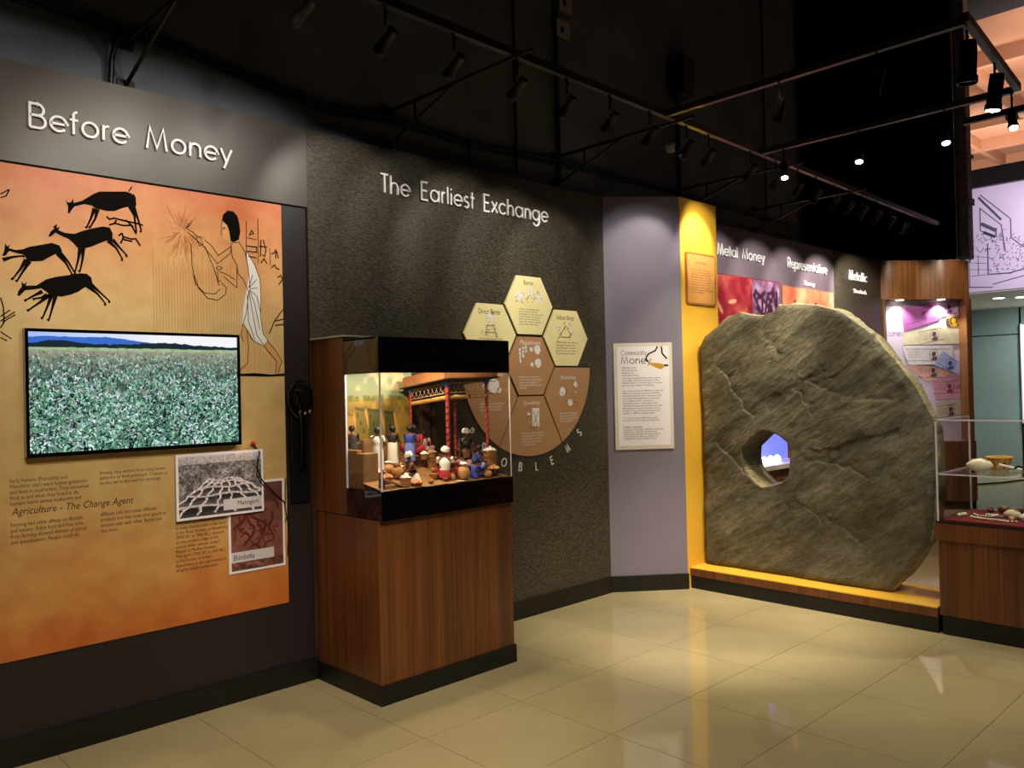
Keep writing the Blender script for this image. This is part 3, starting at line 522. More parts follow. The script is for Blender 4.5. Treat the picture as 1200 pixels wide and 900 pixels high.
photo('site_photograph', 'white-bordered red-brown photograph of cave paintings captioned Bhimbetka', A, 1.872, 2.186, .657, 1.122, .014, 'Bhimbetka', 1.895, .753, .03, (1.884, 2.12, .712, .765))
c = MB(); c.tube([FW.P(*q) for q in ((2.02, 1.31, .012), (2.04, 1.27, .034), (2.022, 1.19, .036), (2.048, 1.126, .038), (2.11, 1.061, .03), (2.183, .994, .02), (2.2, .91, .012), (2.175, .86, .01))], .003)
c.tube([FW.P(*q) for q in ((2.02, 1.31, .012), (2.028, 1.23, .036), (2.018, 1.15, .038), (2.06, 1.09, .036))], .0022)
c.tube([FW.P(*q) for q in ((2.2, 1.12, .01), (2.19, 1.04, .02), (2.186, .96, .022), (2.21, .86, .012), (2.2, .7, .01))], .002)
cb = thing('cable', 'thin black loose wires with a red connector hanging over the two site photographs', 'cable', (2.02, 4.04, 1.31))
c.build('wire', M('print black'), cb, True); MB().lathe([(.001, -.01), (.012, -.008), (.014, 0), (.010, .009), (.001, .012)], FW.P(2.012, 1.318, .02), 12).build('connector', M('red plastic'), cb, True)

# wall screen with the maize field
tv = thing('television_screen', 'lit flat screen showing a maize field below blue hills, mounted on the mural', 'television', (1.445, 4.03, 1.6))
x0, x1, z0, z1 = .957, 1.933, 1.319, 1.881
b = MB(); b.fbox(FW, x0, x1, z0, z0+.016, .014, .052); b.fbox(FW, x0, x1, z1-.013, z1, .014, .052); b.fbox(FW, x0, x0+.013, z0+.016, z1-.013, .014, .052); b.fbox(FW, x1-.013, x1, z0+.016, z1-.013, .014, .052); b.fbox(FW, x0+.013, x1-.013, z0+.016, z1-.013, .014, .046)
b.build('bezel', M('gloss black'), tv)
H_, W_ = 300, 540; A = np.zeros((H_, W_, 3)); yy = np.arange(H_)[:, None]; xx = np.arange(W_)[None]; sx_ = xx/W_
sk = np.clip(.25+1.3*sx_, 0, 1)*np.ones((H_, 1)); A[...] = np.stack([.55+.43*sk, .70+.28*sk, np.ones_like(sk)], -1)
hill1 = 14+10*sx_-9*np.exp(-((sx_-.33)/.13)**2)-6*np.exp(-((sx_-.1)/.1)**2)+9*np.clip(sx_-.45, 0, 1)*1.6+1.5*npn(1, W_, 14, 3); A[(yy > hill1)] = (.22, .42, .80)
hill2 = 27-9*np.exp(-((sx_-.13)/.1)**2)-8*np.exp(-((sx_-.62)/.16)**2)+3*npn(1, W_, 9, 8); A[(yy > hill2)] = (.04, .15, .18)
fmask = (yy > 36+2*npn(1, W_, 20, 4)); gn = fbm(H_, W_, 10, 21)[..., None]; dep = ((yy-36)/264.)[..., None].clip(0, 1)
base = (np.array([.66, .70, .58])*(1-dep)**2.2+np.array([.05, .09, .14])*(1-(1-dep)**2.2)); A = np.where(fmask[..., None], base*(.75+.5*gn), A)
A[40:44] = A[40:44]*.3+np.array([.62, .80, .55])*.7; A[47:58] = A[47:58]*.7+np.array([.66, .52, .50])*.3
for k in range(8000):
    t_ = (k/8000)**.8; y = 50+t_*262; s = 3+t_*27; x = rnd.uniform(-5, W_+5); an = rnd.gauss(-1.57, .55); dx, dy = math.cos(an)*s, math.sin(an)*s; bend = rnd.uniform(-.6, .6)*s
    q = rnd.random(); br = rnd.uniform(.6, 1.12)
    ci = 0 if q < .26 else 1 if q < .48 else 2 if q < .66 else 3 if q < .80 else 4 if q < (.90 if t_ < .45 else .82) else 5
    col = ((.42, .66, .50), (.66, .84, .76), (.20, .44, .38), (.88, .96, 1), (.62, .50, .52), (.02, .04, .14))[ci]
    stroke(A, [(x, y), (x+dx*.6, y+dy*.7), (x+dx+bend*.6, y+dy*(.9 if k % 3 else .6))], 1+t_*1.1, tuple(min(1, c_*br) for c_ in col), .5 if t_ < .25 else .88)
painted('screen', A, FW, x0+.014, x1-.014, z1-.014, z0+.017, .0475, attr_mat('screen glow', .2, emit=.95), tv)
MB().fbox(FW, 1.1, 1.8, 1.4, 1.8, .008, .02).build('wall_mount', M('metal black'), tv)

# audio handset on its round hook
ah = thing('audio_handset', 'black audio handset on a round wall cradle left of the diorama cabinet', 'handset', (2.28, 4.06, 1.5))
ring = [FW.P(2.285+.068*math.cos(a), 1.545+.1*math.sin(a), .035) for a in np.linspace(0, 2*math.pi, 33)]
MB().tube(ring, .008, 8, cap=False).build('cradle_ring', M('gloss black'), ah, True)
MB().fbox(FW, 2.23, 2.34, .98, 1.62, 0, .02).build('cradle_plate', M('metal black'), ah, bevel=.006)
MB().lathe([(.001, 0), (.05, 0), (.058, .012), (.05, .03), (.02, .036), (.001, .036)], FW.P(2.285, 1.545, .02), 20, axis=(0, -1, 0)).build('earpiece', M('gloss black'), ah, True)
MB().tube([FW.P(2.285, 1.52, .05), FW.P(2.287, 1.44, .058), FW.P(2.29, 1.3, .05), FW.P(2.292, 1.18, .045)], [.026, .022, .018, .024], 10).build('handle', M('gloss black'), ah, True)
for du in (-.03, 0, .03): MB().lathe([(.001, 0), (.011, .001), (.011, .007), (.001, .012)], FW.P(2.287+du, 1.465+abs(du)*.3, .07), 10, axis=(0, -1, 0)).build('button', mat('chrome', 'cccccc', .15, 1), ah, True)
MB().tube([FW.P(2.29, 1.18, .05), FW.P(2.24, 1.1, .04), FW.P(2.213, 1.25, .03), FW.P(2.208, 1.45, .02), FW.P(2.225, 1.55, .012)], .004).build('cord', M('metal black'), ah, True)

# ------------------------------------------------------------------ hexagonal information boards
HC = (4.086, 2.157); HR = .236; HS = .413
def hexpts(cx, cz, r=HR): return [(cx+r*math.cos(math.radians(60*k)), cz+r*.988*math.sin(math.radians(60*k))) for k in range(6)]
def board(name, label, pts, m, org, title, tx, tz, tw, th, body, bx, bz, bw, bh, ink, draw):
    t = thing(name, label, 'information board', (org[0], 4.06, org[1])); b = MB(); b.poly(FW, pts, .004, .018); b.build('board', m, t)
    cx = sum(p[0] for p in pts)/len(pts); cz = sum(p[1] for p in pts)/len(pts)
    text('printed_title', title, FW, tx, tz, tw, th, .0185, parent=t, m=ink); text('printed_text', body, FW, bx, bz, bw, bh, .0185, parent=t, m=ink)
    b = MB(); ink2 = MB()
    for kind, u, v, s in draw:
        if kind == 'o': MB().lathe([(s, 0), (s*.97, .0012)], FW.P(u, v, .0182), 14, axis=(0, -1, 0), wob=.25).build('printed_shape', M('print white'), t)
        elif kind == 'l': ink2.ribbon(FW, [(u, v), (u+s[0], v+s[1])], .004, .0192, .0198)
        elif kind == 'r': b.fbox(FW, u, u+s[0], v, v+s[1], .018, .019)
    for k in range(26):
        if not draw: break
        kd, u, v, s = draw[k % len(draw)]; s = s if not isinstance(s, tuple) else .03
        a = rnd.uniform(0, 6.28); u += rnd.uniform(-1, 1)*s; v += rnd.uniform(-1, 1)*s; ink2.ribbon(FW, [(u, v), (u+.014*math.cos(a), v+.014*math.sin(a))], .0028, .0194, .02)
    if b.v: b.build('printed_drawing', M('print white'), t)
    if ink2.v: ink2.build('drawing_lines', tb2, t)['kind'] = 'stuff'
    return t
tb2 = mat('drawing ink', '5a4a30', .6); wi = M('print white'); di = mat('title ink', '55471f', .6)
board('hexagon_board', 'pale yellow hexagonal board titled Barter, topmost of the honeycomb', hexpts(4.086, 2.157), M('cream hex'), (4.086, 2.157), 'Barter', 4.035, 2.33, .1, .032,
      'A barter is exchange where\ngoods and services were\nexchanged for other goods and\nservices. Barter was a great\nadvance on the customs of\ntrade with unknown persons\nand far away settlements.', 3.98, 2.135, .235, .12, di,
      [('o', 3.99, 2.215, .036), ('o', 4.09, 2.25, .027), ('o', 4.185, 2.215, .03), ('l', 4.17, 2.23, (.0, .035)), ('l', 4.06, 2.19, (.02, .03)), ('l', 4.13, 2.19, (.01, .03)), ('l', 3.96, 2.19, (0, -.02)), ('l', 4.01, 2.19, (0, -.02))])
board('hexagon_board', 'pale yellow hexagonal board titled Direct Barter, partly behind the display case hood', hexpts(3.713, 1.945), M('cream hex'), (3.713, 1.945), 'Direct Barter', 3.61, 2.112, .2, .035,
      'Direct barter happens when\neach has a want of the other.', 3.61, 1.92, .22, .034, di,
      [('o', 3.71, 2.055, .03), ('l', 3.67, 1.96, (.02, .05)), ('l', 3.75, 1.96, (-.01, .05)), ('l', 3.66, 1.955, (.11, 0)), ('l', 3.69, 2.0, (.06, .005)), ('l', 3.67, 1.955, (0, -.02)), ('l', 3.76, 1.955, (0, -.02))])
board('hexagon_board', 'pale yellow hexagonal board titled Indirect Barter, rightmost of the honeycomb', hexpts(4.462, 1.94), M('cream hex'), (4.462, 1.94), 'Indirect Barter', 4.365, 2.105, .19, .035,
      'Indirect barter takes place as\nexchange of surplus when\nthe first accepts a second\ngood to trade with a third\nfor the thing first wanted.', 4.35, 1.915, .23, .1, di,
      [('o', 4.50, 2.05, .015), ('o', 4.375, 2.01, .015), ('o', 4.52, 1.985, .015), ('l', 4.455, 2.03, (-.06, -.07)), ('l', 4.455, 2.03, (.06, -.07)), ('l', 4.39, 1.945, (.12, 0)), ('l', 4.40, 1.95, (0, .03)), ('l', 4.51, 1.95, (0, .03))])
board('hexagon_board', 'brown hexagonal board titled Measurement in the centre of the honeycomb', hexpts(4.086, 1.735), M('tan hex'), (4.086, 1.735), 'Measurement', 3.99, 1.915, .2, .034,
      'A potter has use of a pot of\ncertain size. How many cereals\nwould be exchanged for a\nhealthy goat and how many for a\ncow even?', 3.97, 1.665, .235, .09, wi,
      [('o', 3.985+.028*a, 1.845-.026*b+.01*a, .012) for a in range(3) for b in range(4-a)]+[('o', 4.095, 1.85, .016), ('o', 4.155, 1.85, .034), ('o', 4.1, 1.745, .016), ('o', 4.16, 1.755, .033)])
CX, CZ, CR = 4.086, 1.735, .628
def sector(a0, a1, inner): return inner+[(CX+CR*math.cos(math.radians(a0+(a1-a0)*i/16)), CZ+CR*math.sin(math.radians(a0+(a1-a0)*i/16))) for i in range(17)]
g = .006
board('sector_board', 'brown fan-shaped board titled Durability, right edge curved', sector(-60.5, -1.0, [(CX+.252, CZ-.010), (CX+.138, CZ-.21)])[:], M('tan hex'), (4.5, 1.5), 'Durability', 4.395, 1.665, .16, .034,
      'After certain exchange of\ntrade some products just\ncannot withstand the time\nof the transaction.', 4.37, 1.40, .2, .07, wi,
      [('o', 4.405, 1.55, .034), ('o', 4.55, 1.60, .022), ('o', 4.49, 1.47, .028), ('o', 4.55, 1.545, .01), ('l', 4.44, 1.52, (.02, .05)), ('l', 4.53, 1.47, (.03, .0))])
board('sector_board', 'brown fan-shaped board titled Divisibility, lowest of the honeycomb', sector(-120+.5, -61.5, [(CX+.122, CZ-.212), (CX-.122, CZ-.212)])[:], M('tan hex'), (4.086, 1.3), 'Divisibility', 4.01, 1.49, .16, .034,
      'There can be only one way to\nexchange things for each other\nsince both have no common\nsmall units. How many pots\nare equal to a cow?', 3.98, 1.275, .22, .095, wi,
      [('r', 4.09, 1.31, (.07, .13)), ('o', 4.055, 1.40, .014), ('o', 4.06, 1.34, .01), ('l', 4.10, 1.32, (.05, .1)), ('l', 4.14, 1.32, (-.04, .1))])
board('sector_board', 'brown fan-shaped board titled Portability, seen through the display case glass', sector(-179, -120.5, [(CX-.138, CZ-.21), (CX-.252, CZ-.010)])[:], M('tan hex'), (3.65, 1.5), 'Portability', 3.66, 1.69, .16, .034,
      'Large goods must be carried\nsome long way and might\nnot survive the distances', 3.60, 1.49, .22, .055, wi,
      [('o', 3.73, 1.60, .05), ('o', 3.66, 1.60, .03), ('o', 3.78, 1.57, .02), ('l', 3.65, 1.55, (.1, .0)), ('l', 3.65, 1.63, (.1, .0))])
# black gap lines behind the boards
bk = thing('sign_backing', 'black backing plate showing as dark joints between honeycomb boards', 'backing', (4.086, 4.06, 1.7))
b = MB()
for cx, cz in ((4.086, 2.157), (3.713, 1.945), (4.462, 1.94), (4.086, 1.735)): b.poly(FW, hexpts(cx, cz, HR+.006), .0005, .004)
b.poly(FW, [(CX+(CR+.004)*math.cos(math.radians(180+180*i/30)), CZ+(CR+.004)*math.sin(math.radians(180+180*i/30))) for i in range(31)], .0003, .0035); b.build('plate', M('edge black'), bk)
pr_ = thing('arched_lettering', 'white letters spelling PROBLEMS curving below the brown boards', 'sign', (4.086, 4.06, 1.05))
for ch, ang in zip('PROBLEMS', (-142, -130, -112, -99, -86, -73, -58, -44)):
    a = math.radians(ang); rx, rz = math.cos(a), math.sin(a); cu, cv = CX+.705*rx, CZ+.705*rz; b = MB(); s = .056; wd = SF[ch][1]*.8 if ch != 'M' else .62
    ux, uz = -rz, rx  # reading direction runs left to right along the bottom arc
    for st in SF[ch][0]:
        b.ribbon(FW, [(cu+((x*(.8 if ch != 'M' else .7))-wd/2)*s*ux+(y-.5)*s*(-rx), cv+((x*(.8 if ch != 'M' else .7))-wd/2)*s*uz+(y-.5)*s*(-rz)) for x, y in st], .007, .003, .009)
    b.build('letter', M('white acrylic'), pr_)

# ------------------------------------------------------------------ lavender panel board and the plaque
t = thing('information_board', 'white framed board titled Commodity Money on the lavender panel', 'information board', tuple(FD.P(.287, 1.09)))
b = MB(); b.fbox(FD, .055, .517, 1.09, 1.91, .0, .014); b.build('frame', mat('cream frame', 'd8cfc0', .4), t, bevel=.003)
MB().fbox(FD, .082, .49, 1.12, 1.885, .014, .016).build('sheet', M('paper white'), t)
gi = mat('grey ink', '3c3742', .6); stroke_word('Commodity', FD, .115, 1.818, .036, .20, t, gi, .08, .0165, .017, 'printed_letter'); stroke_word('Money', FD, .115, 1.752, .056, .235, t, gi, .1, .0165, .017, 'printed_letter')
text('printed_text', 'Difficulties in the\nbarter system led\npeople to use\ncommodity money.', FD, .118, 1.728, .13, .075, .0165, parent=t, m=gi)
text('printed_text', 'Generally acceptable items such as grains,\nrice, shells, cattle and implements, hides,\nfeathers and so on slowly began to be used\nas a common medium of exchange.', FD, .118, 1.648, .315, .073, .0165, parent=t, m=gi)
text('printed_text', 'Soon users encountered difficulties in their use.\nObjects, for instance, would not be divided\ninto smaller amounts. Their values and worth\nof the goods exchanged were not the same\nacross regions; animals, as means of\nexchange, got fewer in dry and lean days\nwhile being transported; food items too, were\nperishable and could not be used as a store\nof value for long, and heavy items were not\navailable in sufficient quantities either.', FD, .118, 1.55, .32, .19, .0165, parent=t, m=gi)
text('printed_text', 'To overcome these difficulties, people\nstarted to transact using the instruments.', FD, .12, 1.34, .29, .034, .0165, parent=t, m=gi)
text('printed_heading', 'Indian context', FD, .12, 1.275, .15, .02, .0165, parent=t, m=gi)
text('printed_text', 'During the Vedic Age (1700 BC to 500 BC)\nreferences to Nishka, Krishnala, and\nHiranyapinda (literally meaning lumps of\nmetal) had been used as a medium of\nexchange for the new Vedic period.', FD, .12, 1.25, .315, .085, .0165, parent=t, m=gi)
pd = MB(); pd.poly(FD, [(.32, 1.762), (.345, 1.74), (.40, 1.712), (.43, 1.705), (.455, 1.725), (.448, 1.742), (.41, 1.752), (.36, 1.755)], .0165, .0175); pd = pd.build('printed_pendant', M('tooth gold'), t)
b = MB(); b.ribbon(FD, [(.402, 1.882), (.385, 1.85), (.33, 1.825), (.312, 1.80), (.308, 1.78), (.325, 1.765)], .011, .0165, .0175); b.ribbon(FD, [(.432, 1.882), (.438, 1.825), (.475, 1.785)], .011, .0165, .0175); b.ribbon(FD, [(.452, 1.735), (.482, 1.733)], .013, .0165, .0175); b.build('printed_cord', PK, t)
t = thing('plaque', 'copper-coloured plaque titled Yap Stone on the yellow fin', 'plaque', (5.66, 3.68, 2.21))
rr = []
for cx, cz, a0 in ((5.845, 2.595, 0), (5.485, 2.595, 90), (5.485, 2.24, 180), (5.845, 2.24, 270)): rr += arc(cx, cz, .03, a0, a0+90, 5)
MB().poly(FY, rr, 0, .014).build('rim', M('copper rim'), t)
rr = []
for cx, cz, a0 in ((5.84, 2.59, 0), (5.49, 2.59, 90), (5.49, 2.245, 180), (5.84, 2.245, 270)): rr += arc(cx, cz, .02, a0, a0+90, 5)
MB().poly(FY, rr, .013, .016).build('plate', M('copper plate'), t)
text('printed_title', 'Yap Stone', FY, 5.58, 2.56, .15, .03, .0165, parent=t, m=tb)
text('printed_text', 'Rai or the stone money of Yap is a\nsample of primitive money used on the\nislands of Micronesia. The large discs\nof limestone were cut with a hole at\nthe centre and carried home on poles\nacross the sea. The value depends on\nthe size and the history of the stone,\nand it changes hands by agreement\nwithout ever being moved from where\nit stands in the village.', FY, 5.52, 2.50, .3, .2, .0165, parent=t, m=tb)

# ------------------------------------------------------------------ murals on the plum wall
def blotch(h, w, c1, c2, seed, k=20): n_ = fbm(h, w, k, seed)[..., None]; n_ = ((n_-.3)/.4).clip(0, 1); return np.array(c1)*n_+np.array(c2)*(1-n_)
t = thing('mural_panel', 'crimson and lilac mural panel below the Metal Money title', 'mural', (6.9, 4.06, .5))
MB().fbox(FW, 5.97, 7.66, .5, 2.59, .002, .008).build('backing_sheet', mat('crimson sheet', '8c3038', .5), t)
A = blotch(150, 120, (.85, .42, .36), (.55, .10, .16), 31, 14); A[:, 82:] = blotch(150, 38, (.75, .60, .72), (.45, .28, .42), 33, 6)
for k in range(14): a = rnd.uniform(0, 6.28); stroke(A, [(rnd.uniform(84, 118), rnd.uniform(5, 60)) for _ in range(3)], 1.5, (.25, .1, .2), .6)
for k in range(26): x = rnd.uniform(0, 75); y = rnd.uniform(0, 150); stroke(A, [(x, y), (x+rnd.uniform(-14, 14), y+rnd.uniform(-14, 14))], 1.5, (.95, .7, .55), .35)
painted('mural_print', A, FW, 5.98, 7.65, 2.58, .52, .009, attr_mat('flat print'), t)
t = thing('mural_panel', 'orange mural panel with pyramid sketches below the Representative Money title', 'mural', (8.2, 4.06, .5))
MB().fbox(FW, 7.71, 8.86, .5, 2.57, .002, .008).build('backing_sheet', mat('orange sheet', 'b06a48', .5), t)
A = blotch(120, 90, (.98, .72, .55), (.85, .45, .32), 41, 16)
for cx, s in ((20, 14), (56, 10)):
    for k in range(s): stroke(A, [(cx-k*.7, 10+k*1.2), (cx+k*.9, 10+k*1.2)], 1, (.55, .35, .25), .7)
    stroke(A, [(cx-s*.8, 10+s*1.4), (cx, 9), (cx+s, 10+s*1.4)], 1.2, (.25, .15, .1), .9)
painted('mural_print', A, FW, 7.72, 8.85, 2.56, .52, .009, attr_mat('flat print'), t)
# lit case glimpsed through the hole of the stone
t = thing('lit_wall_case', 'small blue-lit wall case seen through the hole of the stone', 'display case', (7.0, 3.85, 0))
MB().box(6.5, 7.6, 3.74, 4.04, 0, .80).build('base', woodL, t); MB().box(6.5, 7.6, 3.98, 4.04, .84, 1.5).build('lit_back', mat('blue light panel', '6f78ff', .4, emit=1.3), t)
MB().box(6.5, 7.6, 3.70, 4.04, .80, .84).build('tray', M('paper white'), t); MB().box(6.5, 7.6, 3.72, 3.725, .84, 1.5).build('glass', M('clear glass'), t)
for k in range(5): MB().lathe([(.02, 0), (.035, .02), (.03, .05), (.01, .07)], (6.65+.12*k, 3.84, .84), 10).build('lamp', M('dim lamp glow'), t)

# ------------------------------------------------------------------ the stone disc
bpf = thing('stone_platform', 'low walnut platform with a yellow top carrying the stone disc', 'platform', (5.43, 2.8, 0))
MB().box(5.43, 5.97, 1.875, 3.68, .155, .162).build('top', M('yellow board'), bpf)
MB().box(5.43, 5.97, 1.875, 3.68, .10, .155).build('fascia', wood_mat('walnut fascia', '7a451f', '4f2a10', 'Z'), bpf)
MB().box(5.44, 5.96, 1.875, 3.68, 0, .10).build('plinth', M('black plinth'), bpf)
def stone_mat(name, a, b3, c3, bstr):
    m = bpy.data.materials.new(name); m.use_nodes = True; nt = m.node_tree; N = nt.nodes; L = nt.links; b = N['Principled BSDF']
    tc = N.new('ShaderNodeTexCoord'); mp = N.new('ShaderNodeMapping'); mp0 = N.new('ShaderNodeMapping'); mp0.inputs['Rotation'].default_value = (.6435, 0, 0); L.new(tc.outputs['Object'], mp0.inputs[0]); mp.inputs['Scale'].default_value = (1, .8, 2.8); L.new(mp0.outputs[0], mp.inputs[0])
    n = N.new('ShaderNodeTexNoise'); n.inputs['Scale'].default_value = 2.2; n.inputs['Detail'].default_value = 10; n.inputs['Roughness'].default_value = .65; L.new(mp.outputs[0], n.inputs['Vector'])
    cr = N.new('ShaderNodeValToRGB'); E = cr.color_ramp.elements; E[0].position = .3; E[0].color = (*srgb(a), 1); E[1].position = .72; E[1].color = (*srgb(c3), 1); e = E.new(.5); e.color = (*srgb(b3), 1)
    L.new(n.outputs[0], cr.inputs[0]); vm = N.new('ShaderNodeMix'); vm.data_type = 'RGBA'; vm.blend_type = 'MULTIPLY'; vm.inputs[0].default_value = .75; L.new(cr.outputs[0], vm.inputs[6]); L.new(vm.outputs[2], b.inputs['Base Color']); b.inputs['Roughness'].default_value = .45; b.inputs['Specular IOR Level'].default_value = .45
    n2 = N.new('ShaderNodeTexNoise'); n2.inputs['Scale'].default_value = 26; n2.inputs['Detail'].default_value = 12; n2.inputs['Roughness'].default_value = .75; L.new(mp.outputs[0], n2.inputs['Vector'])
    v = N.new('ShaderNodeTexNoise'); v.noise_type = 'RIDGED_MULTIFRACTAL'; v.inputs['Scale'].default_value = 3.5; v.inputs['Detail'].default_value = 9; v.inputs['Distortion'].default_value = .8; v.inputs['Lacunarity'].default_value = 2.3; L.new(mp.outputs[0], v.inputs['Vector'])
    vr = N.new('ShaderNodeValToRGB'); vr.color_ramp.elements[0].position = .35; vr.color_ramp.elements[0].color = (.22, .2, .17, 1); vr.color_ramp.elements[1].position = .62; vr.color_ramp.elements[1].color = (1, 1, 1, 1); L.new(n2.outputs[0], vr.inputs[0]); L.new(vr.outputs[0], vm.inputs[7])
    ad = N.new('ShaderNodeMath'); L.new(n2.outputs[0], ad.inputs[0]); L.new(v.outputs[0], ad.inputs[1])
    bp = N.new('ShaderNodeBump'); bp.inputs['Strength'].default_value = bstr; bp.inputs['Distance'].default_value = .02; L.new(ad.outputs[0], bp.inputs['Height']); L.new(bp.outputs[0], b.inputs['Normal'])
    MATS[name] = m; return m
sA = stone_mat('dark limestone', '46422f', '68624c', '8f866c', 1.0); sB = stone_mat('limestone with painted light', '9a8f68', 'b3a67c', 'cabd92', .8)  # second tone paints rim backlight and lit hole ledge into the rock colour
def radial(poly, c, th):
    d = np.array([math.cos(th), math.sin(th)]); best = 0
    for i in range(len(poly)):
        a = np.array(poly[i])-c; e = np.array(poly[(i+1) % len(poly)])-np.array(poly[i]); den = d[0]*e[1]-d[1]*e[0]
        if abs(den) < 1e-9: continue
        t = (a[0]*e[1]-a[1]*e[0])/den; s = (a[0]*d[1]-a[1]*d[0])/den
        if -1e-6 <= s <= 1+1e-6 and t > best: best = t
    return best
ST = [(min(y, 3.655), max(z, .166)) for y, z in STONE]; hc = np.mean(np.array(HOLE), 0); nA, nR = 600, 150; TH = .30
vs = []; fs = []; mi = []
Ro = [radial(ST, hc, 2*math.pi*k/nA) for k in range(nA)]; Rh = [radial(HOLE, hc, 2*math.pi*k/nA) for k in range(nA)]
def ring(fn): 
    b0 = len(vs)
    for k in range(nA): vs.append(fn(k))
    return b0
def pt(k, r, x): th = 2*math.pi*k/nA; return (x, hc[0]+r*math.cos(th), hc[1]+r*math.sin(th))
CRK = [[(3.42, 1.62), (3.36, 1.5), (3.28, 1.42), (3.2, 1.33)], [(3.5, 1.72), (3.42, 1.62)], [(3.05, 1.36), (2.95, 1.45), (2.86, 1.5), (2.78, 1.58), (2.64, 1.66)], [(2.86, 1.5), (2.78, 1.42), (2.74, 1.34)], [(2.78, 1.58), (2.62, 1.50), (2.45, 1.44), (2.2, 1.46)], [(2.78, 1.0), (2.62, 1.02), (2.5, .97), (2.36, .9), (2.2, .92)], [(2.92, .62), (2.82, .68), (2.7, .6), (2.6, .66)], [(2.62, .6), (2.5, .52), (2.4, .44)], [(3.5, 1.1), (3.38, 1.0), (3.3, .92), (3.12, .86)], [(2.3, 1.9), (2.45, 1.72), (2.6, 1.6)], [(3.1, 1.95), (3.02, 1.8), (3.06, 1.66)], [(2.15, 1.24), (2.4, 1.2), (2.6, 1.1), (2.75, 1.12)]]
def relief(y, z):
    q = Vector((y*1.0, z*1.0, 0)); rot = Vector((-y*.8+z*.6, y*.6+z*.8, 3))
    a = noise.fractal(q*1.3, 1, 2.1, 5)*.022; b = noise.ridged_multi_fractal(Vector((rot.x*.8, rot.y*2.6, 7)), .9, 2.2, 6, 1, 2)*.014
    c = noise.fractal(Vector((rot.x*8, rot.y*20, 1)), .8, 2, 5)*.0035
    k_ = 0; jy = .035*noise.fractal(Vector((y*7, z*7, 5)), .8, 2, 4); jz = .035*noise.fractal(Vector((y*7, z*7, 15)), .8, 2, 4); yj, zj = y+jy, z+jz
    for P_ in CRK:
        bd_ = 9; sd = 0
        for (y1, z1), (y2, z2) in zip(P_[:-1], P_[1:]):
            ex, ez = y2-y1, z2-z1; t_ = max(0, min(1, ((yj-y1)*ex+(zj-z1)*ez)/(ex*ex+ez*ez))); d_ = math.hypot(yj-y1-ex*t_, zj-z1-ez*t_)
            if d_ < bd_: bd_ = d_; sd = (yj-y1)*ez-(zj-z1)*ex; fade = 1 if 0 < t_ < 1 else math.exp(-d_/.02)
        if bd_ < .16: k_ += .011*math.exp(-bd_/.055)*(.5+.5*math.tanh(sd/math.hypot(ex, ez)/.004))*fade
    return -(a+b+c)+.012+k_
rings = []
for j in range(nR+1):
    t = j/nR
    def fn(k):
        r = Rh[k]+(Ro[k]-Rh[k])*t; y = hc[0]+r*math.cos(2*math.pi*k/nA); z = hc[1]+r*math.sin(2*math.pi*k/nA)
        e = min(1, (Ro[k]-r)/.05, (r-Rh[k])/.015+.3); e = max(0, e); x = 5.6+relief(y, z)+(1-e)**2*.022
        return (x, y, z)
    rings.append(ring(fn))
def chip(k, s): th = 2*math.pi*k/nA; return .016*noise.fractal(Vector((math.cos(th)*6, math.sin(th)*6, s)), 1, 2, 4)
for dx, dr, s in ((.04, .006, 0), (.08, .008, .6), (.14, .002, 1.2), (.20, -.02, 1.8), (.26, -.05, 2.4), (TH, -.09, 3)):
    def fn(k):
        th = 2*math.pi*k/nA; r = Ro[k]+dr*(1 if 0 < th < math.pi else .6)+chip(k, s*2); q = pt(k, r, 5.6+dx); lo = .163
        return (q[0], min(q[1], 3.672), max(q[2], lo))
    rings.append(ring(fn))
for t in (.6, .25, 0):
    rings.append(ring(lambda k: pt(k, Rh[k]*1.0+(Ro[k]-.05-Rh[k])*t, 5.6+TH)))
for s, q in ((.27, .97), (.18, .93), (.10, .95), (.04, .985)):
    rings.append(ring(lambda k: pt(k, Rh[k]*q+chip(k, s*9)*.5, 5.6+s)))
nr = len(rings)
for i in range(nr):
    a = rings[i]; b2 = rings[(i+1) % nr]
    for k in range(nA):
        k2 = (k+1) % nA; fs.append((a+k, a+k2, b2+k2, b2+k)); th = 2*math.pi*(k+.5)/nA
        rim = nR <= i < nR+6; mi.append(1 if rim or (i >= nr-4 and math.sin(th) < -.35) else 0)  # faces that get the painted light: outer rim and lower hole wall
b = MB(); b.v = vs; b.f = fs; b.mi = mi
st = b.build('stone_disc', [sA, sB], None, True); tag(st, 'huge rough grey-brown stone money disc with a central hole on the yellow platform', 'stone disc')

# ------------------------------------------------------------------ track lighting, brackets, pipes
tk = thing('lighting_track', 'long dark lighting track running parallel to the partition wall', 'lighting track', (2, 2.98, 3.31))
MB().add([(x, y+(3.0+.26*(x-2.2)/7.6), z+(3.31)) for x in (-1, 9.74) for y in (-.018, .018) for z in (-.02, .02)], [(0, 1, 3, 2), (4, 6, 7, 5), (0, 4, 5, 1), (2, 3, 7, 6), (0, 2, 6, 4), (1, 5, 7, 3)]).build('rail', M('track metal'), tk)
def ty(x): return 3.0+.26*(x-2.2)/7.6
for x, y0, y1, l in ((4.385, -1.5, ty(4.385), 'black cross track starting beside the wall loudspeaker'), (5.65, -1.5, ty(5.65), 'black cross track carrying the lit spotlights over the yellow fin'), (6.08, -1.5, 1.85, 'farther black cross track in front of the peach ceiling')):
    y0 = {4.385: 1.315, 5.65: 1.44}.get(x, y0)
    t = thing('lighting_track', l, 'lighting track', (x, y1, 3.31)); MB().box(x-.018, x+.018, y0, y1, 3.29, 3.33).build('rail', M('track metal'), t)
